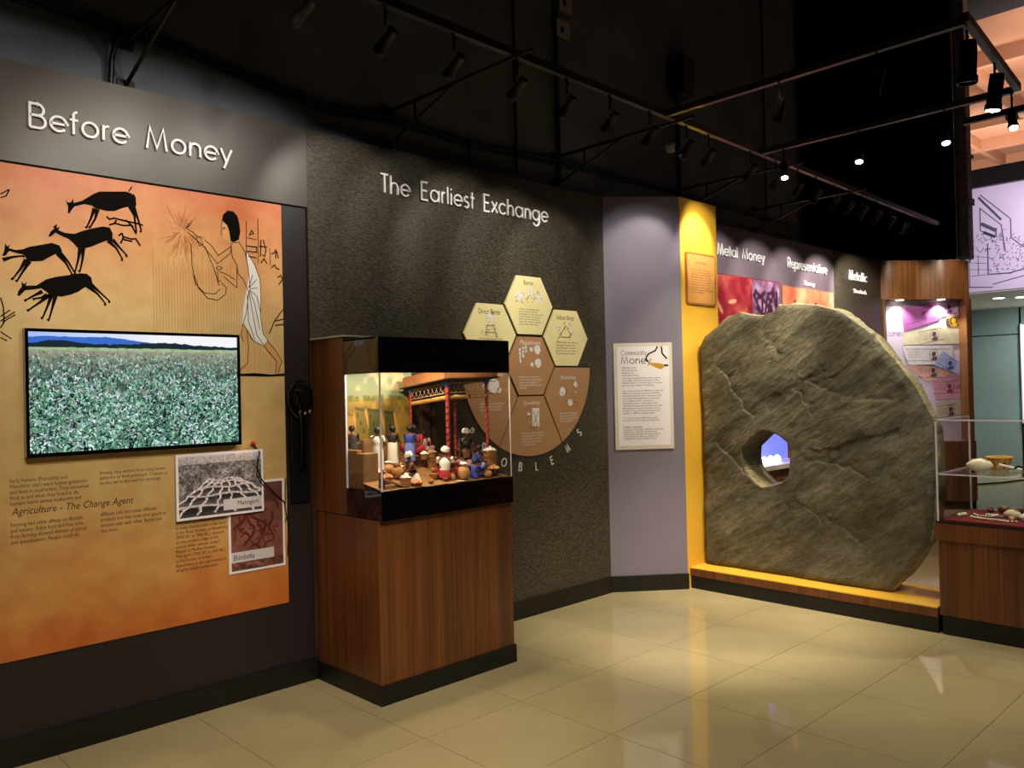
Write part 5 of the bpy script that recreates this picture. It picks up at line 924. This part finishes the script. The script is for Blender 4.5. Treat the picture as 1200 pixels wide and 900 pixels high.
def figurine(label, x, y, h, rot, pose, top=None, low=None, headgear=None, lift=0):
    t = thing('person', label, 'figurine', (x, y, TZ(y)+lift), 'clay people of the market diorama'); t.rotation_euler = (0, 0, rot); k = h*1.13
    if pose == 'stand':
        P = dict(pel=(0, 0, .52), che=(0, .01, .70), nec=(0, .015, .80), hd=(0, .025, .88), tip=(0, .02, .95), sl=(-.11, 0, .76), sr=(.11, 0, .76), el=(-.14, .05, .60), er=(.14, .06, .60), wl=(-.08, .17, .57), wr=(.09, .18, .58), hl=(-.06, .21, .58), hrr=(.07, .22, .59), kl=(-.06, .02, .28), kr=(.06, .01, .28), fl_=(-.06, -.01, .02), fr=(.06, -.01, .02), tl=(-.06, .07, .01), tr=(.06, .07, .01)); W = 1
    else:
        P = dict(pel=(0, 0, .09), che=(0, .05, .30), nec=(0, .07, .40), hd=(0, .10, .49), tip=(0, .10, .56), sl=(-.12, .05, .36), sr=(.12, .05, .36), el=(-.17, .12, .22), er=(.17, .12, .22), wl=(-.10, .22, .18), wr=(.10, .23, .2), hl=(-.07, .26, .17), hrr=(.07, .27, .19), kl=(-.19, .19, .14), kr=(.19, .19, .14), fl_=(.05, .24, .03), fr=(-.05, .26, .03), tl=(.1, .25, .02), tr=(-.1, .27, .02)); W = 1
    names = list(P); R = dict(pel=.085, che=.085, nec=.032, hd=.062, tip=.045, sl=.035, sr=.035, el=.026, er=.026, wl=.019, wr=.019, hl=.022, hrr=.022, kl=.045, kr=.045, fl_=.028, fr=.028, tl=.02, tr=.02)
    J = [(tuple(c*k for c in P[n_]), R[n_]*k) for n_ in names]; ix = {n_: i for i, n_ in enumerate(names)}
    E = [('pel', 'che'), ('che', 'nec'), ('nec', 'hd'), ('hd', 'tip'), ('che', 'sl'), ('sl', 'el'), ('el', 'wl'), ('wl', 'hl'), ('che', 'sr'), ('sr', 'er'), ('er', 'wr'), ('wr', 'hrr'), ('pel', 'kl'), ('kl', 'fl_'), ('fl_', 'tl'), ('pel', 'kr'), ('kr', 'fr'), ('fr', 'tr')]
    skin_mesh('body', J, [(ix[a], ix[b_]) for a, b_ in E], skn, t)
    def local(b, nm, m): o = b.build(nm, m, None, True); o.parent = t; return o
    hx, hy, hz_ = [c*k for c in P['hd']]
    b = MB()
    for sx in (-.025, .025): b.lathe([(.0001, 0), (.009*k, .001*k), (.0001, .004*k)], (hx+sx*k, hy+.062*k, hz_+.012*k), 6, axis=(0, 1, 0))
    b.lathe([(.012*k, 0), (.0001, .022*k)], (hx, hy+.058*k, hz_-.008*k), 6, axis=(0, 1, .1)); local(b, 'face', hr)
    if top:
        cx, cy, cz = [c*k for c in P['che']]; b = MB(); px_, py_, pz_ = [c*k for c in P['pel']]
        b.lathe([(.098*k, 0), (.105*k, (cz-pz_)*.6), (.115*k, (cz-pz_)*1.0), (.075*k, (cz-pz_)+.06*k), (.04*k, (cz-pz_)+.085*k)], (px_, py_, pz_), 12, axis=(cx-px_, cy-py_, cz-pz_))
        for s_ in ('sl', 'sr'): a = Vector(P[s_])*k; e_ = Vector(P['e'+s_[1]])*k; b.tube([a+Vector((0, 0, .01*k)), a.lerp(e_, .55)], [.045*k, .04*k], 8)
        local(b, 'tunic', top)
    if low:
        b = MB()
        if pose == 'stand': b.lathe([(.10*k, 0), (.115*k, -.08*k), (.12*k, -.25*k), (.13*k, -.40*k if low is not clo else -.48*k), (.1*k, -.40*k)], (0, 0, .58*k), 14, wob=.12)
        else:
            b.lathe([(.1*k, .14*k), (.14*k, .05*k), (.15*k, 0)], (0, 0, .0), 12)
            for s_ in (-1, 1): b.tube([(0, .02*k, .08*k), (s_*.19*k, .19*k, .13*k), (-s_*.03*k, .23*k, .04*k)], [.08*k, .065*k, .05*k], 8)
        local(b, 'wrap', low)
    b = MB(); tp = Vector(P['hd'])*k
    if headgear == 'turban':
        for q, r_ in ((.02, .075), (.045, .07), (.07, .05)): b.tube([(tp.x+r_*.75*k*math.cos(a), tp.y-.01*k+r_*.75*k*math.sin(a), tp.z+q*k+.01*k*math.sin(a*2+q*50)) for a in np.linspace(0, 2*math.pi, 15)], .032*k, 6)
        local(b, 'turban', clo)
    else:
        b.lathe([(.066*k, -.03*k), (.078*k, .01*k), (.07*k, .05*k), (.04*k, .08*k), (.001, .09*k)], (tp.x, tp.y-.015*k, tp.z), 12, wob=.1)
        if headgear == 'long': b.lathe([(.04*k, -.1*k), (.05*k, 0)], (tp.x, tp.y-.05*k, tp.z), 8)
        if headgear == 'bun': b.lathe([(.001, -.03*k), (.035*k, 0), (.001, .03*k)], (tp.x, tp.y-.08*k, tp.z+.03*k), 8)
        local(b, 'hair', hr)
    return t
blu = mat('blue cloth', '2b3a86', .8, var=.1); red_ = mat('red cloth', 'a51f1f', .8, var=.1); blk = mat('black cloth', '15110f', .8); pink = mat('dusty pink cloth', 'b08478', .8); ltb = mat('light blue cloth', '6a7cc0', .8)
figurine('person in a long white robe standing at the low mud wall, hand raised', 2.555, 3.70, .235, -1.2, 'stand', clo, clo)
figurine('small dark-haired person seated in shade behind the person in the white robe', 2.50, 3.86, .2, -.5, 'sit', blk, blk, lift=.10)
figurine('person with black top and cream skirt stretching both arms', 2.725, 3.80, .215, -1.2, 'stand', blk, clo, 'bun')
figurine('person in blue tunic and pale blue wrap bending to trade', 2.80, 3.74, .225, -1.2, 'stand', blu, ltb)
figurine('person in red cloth seated under the pavilion', 2.915, 3.84, .27, 2.2, 'sit', red_, red_, lift=.05)
figurine('bare-armed seller in white turban and white wrap seated at the front glass', 2.663, 3.53, .235, 1.1, 'sit', None, clo, 'turban')
figurine('seller in white shirt, white turban and red trousers seated front centre', 2.86, 3.51, .25, -.9, 'sit', clo, red_, 'turban', lift=.008)
figurine('brown bare-shouldered seller seated right of the wide bowl', 3.095, 3.605, .24, 2.6, 'sit', None, pink, 'bun', lift=.02)
figurine('seller in deep blue cloth leaning over pots at the right', 3.085, 3.51, .22, -2.3, 'sit', blu, ltb, lift=.028)
figurine('hatted figure at the back playing a pale pipe by the right column', 3.14, 3.66, .24, 2.6, 'sit', blk, cm[2], 'turban', lift=.07)
figurine('crouching helper in blue at the front right glass', 3.035, 3.465, .16, -1.0, 'sit', blu, blu)
figurine('person under the pavilion roof beside the back column', 3.02, 3.90, .2, 2.8, 'sit', pink, pink, lift=.04)

# ------------------------------------------------------------------ right-hand glass case
rc = thing('glass_case', 'walnut pedestal with a clear glass box at the right edge', 'display case', (5.74, 1.2, 0))
MB().box(5.43, 6.05, .3, 1.86, .12, .585).build('body', wood, rc); MB().box(5.412, 6.07, .28, 1.875, .585, .685).build('top_band', wood, rc)
MB().box(5.44, 6.04, .31, 1.85, 0, .12).build('plinth', M('black plinth'), rc); MB().box(5.418, 6.06, .285, 1.868, .685, .70).build('black_tray', M('gloss black'), rc)
MB().box(5.45, 6.02, .32, 1.835, .70, .708).build('velvet_pad', M('velvet'), rc)
for nm, q in (('front_pane', (5.425, 5.431, .30, 1.86, .70, 1.318)), ('back_pane', (6.045, 6.051, .30, 1.86, .70, 1.318)), ('side_pane', (5.431, 6.045, 1.854, 1.86, .70, 1.318)), ('top_pane', (5.425, 6.051, .30, 1.86, 1.318, 1.326))): MB().box(*q).build(nm, g_, rc)
MB().box(5.44, 6.04, .31, 1.85, .985, .991).build('glass_shelf', M('shelf glass'), rc)
for x in (5.424, 6.043): MB().box(x, x+.009, 1.852, 1.861, .70, 1.326).build('pane_edge', M('acrylic edge'), rc)
MB().box(5.424, 5.43, .3, 1.861, 1.318, 1.327).box(5.431, 6.05, 1.855, 1.861, 1.319, 1.327).box(5.435, 5.439, .31, 1.85, .984, .992).box(5.44, 6.04, 1.849, 1.852, .984, .992).build('pane_edges', M('acrylic edge'), rc)
bn = M('bone')
def shell(x, y, z, L_, a, label, m=bn):
    t = thing('shell', label, 'shell', (x, y, z), 'shells on display'); b = MB(); d = Vector((math.cos(a), math.sin(a), 0))
    b.lathe([(.001, -L_/2), (L_*.16, -L_*.35), (L_*.26, -.05*L_), (L_*.2, L_*.25), (L_*.06, L_*.45), (.001, L_/2)], (x, y, z+L_*.24), 12, axis=d, wob=.15); b.build('body', m, t, True)
    MB().tube([Vector((x, y, z+L_*.44))-d*L_*.3, Vector((x, y, z+L_*.47)), Vector((x, y, z+L_*.42))+d*L_*.3], L_*.035, 5).build('lip', mat('shell lip', 'c9906a', .5), t); return t
shell(5.68, 1.69, .991, .17, 1.4, 'large white shell on the glass shelf, left of the woven basket')
t = thing('woven_basket', 'small yellow woven basket on the glass shelf', 'basket', (5.9, 1.66, .991)); MB().lathe([(.045, 0), (.06, .03), (.07, .07), (.072, .075), (.064, .07), (.05, .03), (.01, .02)], (5.9, 1.64, .991), 18).build('basket_body', mat('yellow wicker', 'b98f3a', .7, var=.25, scale=80), t, True)
MB().tube([(5.9+.072*math.cos(a), 1.64+.072*math.sin(a), .991+.077) for a in np.linspace(0, 6.283, 20)], .006, 6, cap=False).build('rim', mat('wicker rim', 'd0a850', .7), t, True)
for k in range(12): a = k*.5236; MB().tube([(5.9+.046*math.cos(a), 1.64+.046*math.sin(a), .992), (5.9+.073*math.cos(a), 1.64+.073*math.sin(a), 1.064)], .003, 4).build('rib', mat('wicker rim', 'd0a850', .7), t)
t = thing('bundle', 'pale wrapped bundle of bone pieces leaning beside the woven basket', 'bundle', (5.78, 1.56, .991))
for k in range(5): MB().tube([(5.74+.01*k, 1.60+.004*k, 1.035-.005*k), (5.80+.008*k, 1.49+.006*k, 1.003)], .009, 6).build('stick', bn, t, True)
MB().tube([(5.755, 1.575, 1.01), (5.77, 1.58, 1.045), (5.80, 1.57, 1.03), (5.80, 1.57, 1.0)], .004, 5).build('tie', M('print black'), t)
t = thing('carved_piece', 'small black carved piece standing on the glass shelf at the frame edge', 'carving', (5.56, 1.40, .991)); MB().lathe([(.02, 0), (.024, .01), (.01, .03), (.018, .045), (.001, .06)], (5.56, 1.405, .991), 12).build('figure', M('gloss black'), t, True); MB().tube([(5.56, 1.40, 1.03), (5.58, 1.45, 1.045), (5.57, 1.47, 1.03)], .006, 6).build('arm', M('gloss black'), t)
for i, (x, y, L_, a, l) in enumerate(((5.92, 1.63, .10, 1.0, 'brown cowrie-like shell at the back of the red velvet'), (5.93, 1.55, .09, 2.0, 'brown mottled shell beside the back cowrie'), (5.90, 1.70, .08, .3, 'small brown shell at the back left of the red velvet'))): shell(x, y, .708, L_, a, l, mat('brown shell', '6a4430', .35, var=.5, scale=60))
shell(5.70, 1.52, .708, .12, 1.2, 'ridged white shell in the middle of the red velvet'); shell(5.62, 1.40, .708, .13, 1.8, 'broad pale shell at the right of the red velvet'); shell(5.60, 1.50, .708, .07, .4, 'small tan shell in front of the ridged shell', mat('tan shell', 'b98a60', .4))
def beads(label, pts, r, m, lbl='bead_string'):
    t = thing(lbl, label, 'beads', tuple(pts[0])); P = [Vector(p) for p in pts]; seg = []
    for a, b_ in zip(P[:-1], P[1:]):
        n_ = max(1, int((b_-a).length/(r*2))); seg += [a.lerp(b_, i/n_) for i in range(n_)]
    proto_ = None
    for p in seg:
        if proto_ is None: proto_ = MB().lathe([(.0005, -r), (r*.85, -r*.5), (r, 0), (r*.85, r*.5), (.0005, r)], (0, 0, 0), 8).build('bead', m, None, True); o = proto_
        else: o = proto_.copy(); COL.objects.link(o)
        o.parent = t; o.location = p-P[0]
beads('long string of white shell beads along the front of the velvet', [(5.60, 1.72, .718), (5.56, 1.66, .718), (5.55, 1.58, .718), (5.53, 1.50, .718), (5.55, 1.44, .718)], .008, bn)
beads('looped white bead string behind the long front string', [(5.72, 1.74, .718), (5.66, 1.70, .718), (5.68, 1.63, .718), (5.76, 1.62, .718), (5.74, 1.69, .718)], .007, bn)
beads('short thick row of white beads at the left end of the velvet', [(5.60, 1.79, .722), (5.66, 1.775, .722), (5.69, 1.77, .722)], .013, bn)
beads('blue-grey bead loop in the middle left of the velvet', [(5.80, 1.68, .716), (5.72, 1.64, .716), (5.70, 1.58, .716), (5.78, 1.57, .716)], .006, mat('grey bead', '8a93a8', .3))

# ------------------------------------------------------------------ wooden banknote column with its lit niche
nx = Vector((.85, -.70, 0)).normalized(); nn = Vector((-.70, -.85, 0)).normalized(); FN = Fr((10.2, 4.06, 0), nx, nn)
bc = thing('banknote_niche', 'curved walnut column with a lit niche of enlarged banknotes at its front', 'display wall', (10.6, 3.72, 0))
def wavy(u0, u1, v0, v1, amp, ph, name, m, o_in=-.3, N=24, base=.02):
    vs = []; fs = []
    for i in range(N+1):
        u = u0+(u1-u0)*i/N; o = base+amp*math.sin(u*9+ph)
        vs += [FN.P(u, v0, o), FN.P(u, v1, o), FN.P(u, v0, o_in), FN.P(u, v1, o_in)]
    for i in range(N): a = 4*i; c = a+4; fs += [(a, a+1, c+1, c), (a+1, a+3, c+3, c+1), (a, c, c+2, a+2), (a+2, c+2, c+3, a+3)]
    fs += [(0, 2, 3, 1), (4*N, 4*N+1, 4*N+3, 4*N+2)]; return MB().add(vs, fs).build(name, m, bc, True)
wavy(-.06, 1.12, 2.57, 3.04, .035, .6, 'header', woodL); wavy(.0, 1.12, .10, .83, .05, -1.2, 'base_drum', woodL); wavy(.02, 1.1, 0, .10, .04, -1.2, 'plinth', M('black plinth'))
b = MB(); b.fbox(FN, -.06, .012, .83, 2.57, -.3, .02); b.build('jamb', woodL, bc); b = MB(); b.fbox(FN, 1.055, 1.12, 0, 2.57, -.3, .02); b.build('jamb', woodL, bc)
b = MB(); b.fbox(FN, .012, 1.055, .83, 2.57, -.3, -.14); b.build('niche_back', mat('niche lilac', 'd8cadd', .5), bc); b = MB(); b.fbox(FN, .0115, .0135, .83, 2.57, -.14, .02); b.build('niche_side', mat('niche lilac', 'd8cadd', .5), bc)
stroke_word('Money', FN, .10, 2.14, .075, .24, bc, mat('lilac ink', 'a595b0', .5), .1, -.139, -.137, 'printed_letter')
def note(name, label, pts, base, ink, num, kd):
    sh = -.115; P = [(min(max(p[0]+sh, .30 if kd != 'wide' else .29), 1.05), p[1]) for p in pts]; off = -.138+note.k*.0016; note.k += 1
    t = thing(name, label, 'banknote print', tuple(FN.P(P[0][0], P[0][1], off)), 'enlarged banknotes in the niche'); MB().poly(FN, P, off, off+.0012).build('sheet', base, t)
    c = np.array(P).mean(0); a = np.array(P[0]); ux = np.array(P[1])-a; L_ = np.linalg.norm(ux); ux = ux/L_; uy = np.array([-ux[1], ux[0]]); Hh = .19
    def q(s, r): p = c+ux*s+uy*r; return (min(max(p[0], .03), 1.05), p[1])
    b = MB(); o = off+.0014
    for r in (.38, -.38): b.ribbon(FN, [q(-L_*.45, Hh*r), q(L_*.42, Hh*r)], .006, o-.0004, o)
    for k in range(5): b.ribbon(FN, [q(-L_*.4, Hh*(.24-.1*k)), q(-L_*.12, Hh*(.24-.1*k))], .003, o-.0004, o)
    pc_ = q(L_*.1, 0); b.ribbon(FN, [(pc_[0]+.055*math.cos(a_), pc_[1]+.07*math.sin(a_)) for a_ in np.linspace(0, 6.283, 18)], .006, o-.0004, o)
    b.build('printed_frame', ink, t); MB().poly(FN, [(pc_[0]+.03*math.cos(a_), pc_[1]+.01+.036*math.sin(a_)) for a_ in np.linspace(0, 6, 12)]+[(pc_[0]+.04, pc_[1]-.06), (pc_[0]-.04, pc_[1]-.06)][::1], o, o+.0006).build('portrait_oval', ink, t)
    if num: text('printed_number', num, Fr(FN.P(*q(L_*.25, 0), 0), nx, nn), 0, .03, h=.06, off=o+.001, parent=t, m=ink)
note.k = 0
nk = {k: mat('note '+k, c, .5, var=.12, scale=14) for k, c in dict(mauve='a05a9c', pale='c9b8c8', lilac='b9a0cc', dark='4a3428', cream='cfc6a8', grey='d6cfd0', blue='a9b4dc', pink='d09aa8', orange='dcae9c', ochre='c8b8a0').items()}
ik = {k: mat('note ink '+k, c, .5) for k, c in dict(mauve='6a2468', brown='5a4650', blue='3a4a86', red='8a3a4a', gold='c8a030').items()}
note('banknote', 'faded ochre banknote lowest in the niche', [(.85, 1.30), (1.17, 1.34), (1.17, 1.1), (.85, 1.05)], nk['ochre'], ik['brown'], '', '')
note('banknote', 'pink banknote marked 100 low in the niche', [(.789, 1.628), (1.17, 1.635), (1.17, 1.355), (.845, 1.332)], nk['pink'], ik['red'], '100', '')
note('banknote', 'orange-white banknote between the grey and the pink one', [(.45, 1.773), (.825, 1.759), (1.12, 1.66), (.74, 1.56)], nk['orange'], ik['brown'], '', '')
note('banknote', 'lilac banknote at the upper right corner of the niche', [(.84, 2.558), (1.17, 2.562), (1.17, 2.413), (.90, 2.339)], nk['lilac'], ik['mauve'], '', '')
note('banknote', 'dark banknote with a gold patch at the right edge of the niche', [(1.0, 2.338), (1.17, 2.372), (1.17, 2.242), (1.01, 2.245)], nk['dark'], ik['gold'], '', '')
note('banknote', 'white and cream banknote with a dark portrait, above the grey one', [(.44, 2.162), (.822, 2.233), (1.17, 2.21), (1.17, 2.024), (.445, 2.022)], nk['cream'], ik['brown'], '', '')
note('banknote', 'mauve banknote tilted at the top of the niche', [(.401, 2.472), (.881, 2.562), (.922, 2.324), (.457, 2.185)], nk['mauve'], ik['mauve'], '', '')
note('banknote', 'grey banknote marked 1 in the middle of the niche', [(.41, 2.015), (1.076, 2.003), (1.069, 1.778), (.50, 1.773)], nk['grey'], ik['brown'], '1', '')
note('banknote', 'pale blue banknote tilted over the right end of the grey one', [(.944, 1.943), (1.17, 1.79), (1.131, 1.652), (.825, 1.767)], nk['blue'], ik['blue'], '', '')
for u in (.25, .78):
    MB().lathe([(.001, 0), (.045, 0), (.045, .006), (.001, .008)], FN.P(u, 2.562, -.05), 16).build('downlight', M('dim lamp glow'), bc)
    spot(FN.P(u, 2.55, -.05), FN.P(u+.02, 1.6, -.11), 30, 110, .5, NEUT, .03)
spot(FN.P(.3, 3.2, 1.0), FN.P(.3, 2.75, 0), 34, 42, .8, WARM); spot(FN.P(.85, 3.2, 1.0), FN.P(.85, 2.75, 0), 34, 42, .8, WARM); spot(FN.P(.5, 3.4, 1.6), FN.P(.6, 1.6, -.1), 50, 50, .8, (1, .9, .95))  # unseen spots added in front to brighten the header and niche
# plastic cable and far things
tag(MB().tube([(13.2, 4.6, .012), (13.5, 4.1, .012), (14.0, 3.85, .012), (14.6, 3.7, .012), (15.0, 3.4, .012)], .012, 6).build('floor_cable', M('print black'), None, True), 'thin dark cable lying on the floor beyond the glass case', 'cable')
t = thing('building_graphic', 'huge pale lilac graphic with a building line drawing above the soffit', 'wall graphic', (13.3, 2.5, 2.86)); FG = Fr((13.3, 0, 0), (0, -1, 0), (-1, 0, 0))
b = MB(); b.fbox(FG, -4.12, 2, 2.86, 4.37, -.04, 0); b.build('panel', M('lavender print'), t)
b = MB(); S_ = lambda *p: [(-a, z) for a, z in p]
for l, w_ in (([(3.874, 4.236), (3.587, 3.865)], .03), ([(3.85, 4.27), (3.467, 3.86), (3.467, 3.591), (3.328, 3.449), (3.1, 3.4)], .012), ([(3.859, 4.077), (3.588, 3.793), (3.544, 3.398)], .012), ([(3.859, 4.077), (3.86, 3.75), (3.66, 3.63), (3.65, 3.76)], .012), ([(3.85, 3.85), (3.66, 3.72)], .05), ([(3.82, 3.72), (3.67, 3.63)], .04),
              ([(3.77, 3.55), (3.772, 3.099)], .012), ([(4.02, 3.4), (3.78, 3.35)], .006), ([(4.02, 3.3), (3.78, 3.26)], .006), ([(4.02, 3.2), (3.78, 3.17)], .006), ([(4.02, 3.1), (3.78, 3.1)], .006), ([(4.02, 3.5), (4.02, 2.94)], .006), ([(3.9, 3.4), (3.9, 3.1)], .006), ([(4.03, 2.94), (3.72, 2.91)], .012), ([(3.72, 2.95), (3.339, 3.028), (3.0, 3.1)], .012), ([(3.77, 3.10), (3.5, 3.09), (3.2, 3.15), (2.9, 3.2)], .016), ([(3.98, 3.55), (4.0, 3.35), (4.02, 3.3)], .02)): b.ribbon(FG, S_(*l), w_, 0, .004)
for k in range(220):
    a = rnd.gauss(0, 1); y_ = rnd.uniform(2.9, 3.75); z_ = rnd.uniform(3.08, 3.32+.35*abs(math.sin(y_*4))); an = rnd.uniform(0, 3.14); s_ = rnd.uniform(.01, .035); b.ribbon(FG, [(-y_, z_), (-y_+s_*math.cos(an), z_+s_*math.sin(an))], .007, 0, .004)
for k in range(40): y_ = 4.02-.06*(k % 8)+rnd.uniform(-.02, .02); z_ = 3.6+rnd.uniform(-.12, .12); b.ribbon(FG, [(-y_, z_), (-y_+rnd.uniform(-.06, .06), z_+rnd.uniform(-.07, .02))], .006, 0, .004)
b.build('printed_drawing', M('sketch ink'), t)['kind'] = 'stuff'
b = MB(); b.fbox(FG, -4.16, -4.12, 2.86, 4.37, -.02, .01); b.build('edge_strip', M('white acrylic'), t)
for x, y, l in ((14.3, 3.92, 'left round downlight in the soffit under the lilac graphic'), (14.45, 3.65, 'right round downlight in the soffit under the lilac graphic')):
    t = thing('downlight', l, 'ceiling light', (x, y, 2.84)); MB().lathe([(.001, -.012), (.075, -.012), (.085, -.004), (.085, 0)], (x, y, 2.84), 20).build('lens', M('lamp glow'), t); MB().lathe([(.086, -.01), (.11, -.006), (.11, 0), (.086, 0)], (x, y, 2.84), 20).build('ring', M('paper white'), t)
    spot((x, y, 2.8), (x, y, 0), 60, 120, .6, NEUT, .08)
t = thing('lit_screen', 'bright pale blue lit panel on the far teal glass wall', 'screen', (16.4, 3.9, 1.7)); MB().box(16.42, 16.48, 3.5, 4.16, .82, 2.52).build('lit_panel', mat('pale blue light', 'b8e4f4', .4, emit=1.2), t); MB().box(16.40, 16.42, 4.16, 4.18, .80, 2.54).build('frame', M('acrylic edge'), t); MB().box(16.44, 16.5, 3.7, 4.0, 0, .82).build('stand', M('metal black'), t)
for x, y in ((13.5, 3.2), (12.5, 2.2)): spot((x, y, 4.9), (x+1.0, y+1, 6.3), 120, 150, .8, (1, .82, .68), .2)  # this and the next unseen spots are added to brighten the far room
spot((11.9, 2.2, 3.6), (13.3, 3.7, 3.6), 260, 80, .8, (1, .92, 1), .1); spot((15, 3.2, 2.7), (16.5, 3.8, 1.0), 260, 120, .8, NEUT, .2)
spot((12.4, 1.6, 5.0), (12.8, 2.4, 6.3), 120, 140, .8, (1, .75, .56), .2)
spot((17, 4.5, 4.6), (17.5, 5, 6.3), 260, 150, .8, (1, .82, .68), .2)
# unseen spots added over platform, yellow fin, stone rim and lavender panel
for y in (3.5, 2.9, 2.3): spot((5.35, y-.1, 3.25), (5.5, y, .2), 110, 26, .7, (1, .88, .62), .03)
spot((5.35, 3.15, 3.22), (5.72, 3.68, 2.7), 30, 50, .7, (1, .9, .7), .02); spot((5.1, 2.5, 3.0), (5.68, 3.68, 1.3), 130, 60, .8, (1, .9, .7), .02); spot((6.35, 2.4, 3.2), (5.95, 2.6, 1.6), 130, 90, .7, (1, .9, .65), .03)
spot((4.35, 3.0, 3.2), (5.15, 3.85, 2.45), 14, 48, .45, (1, .96, .96), .02)
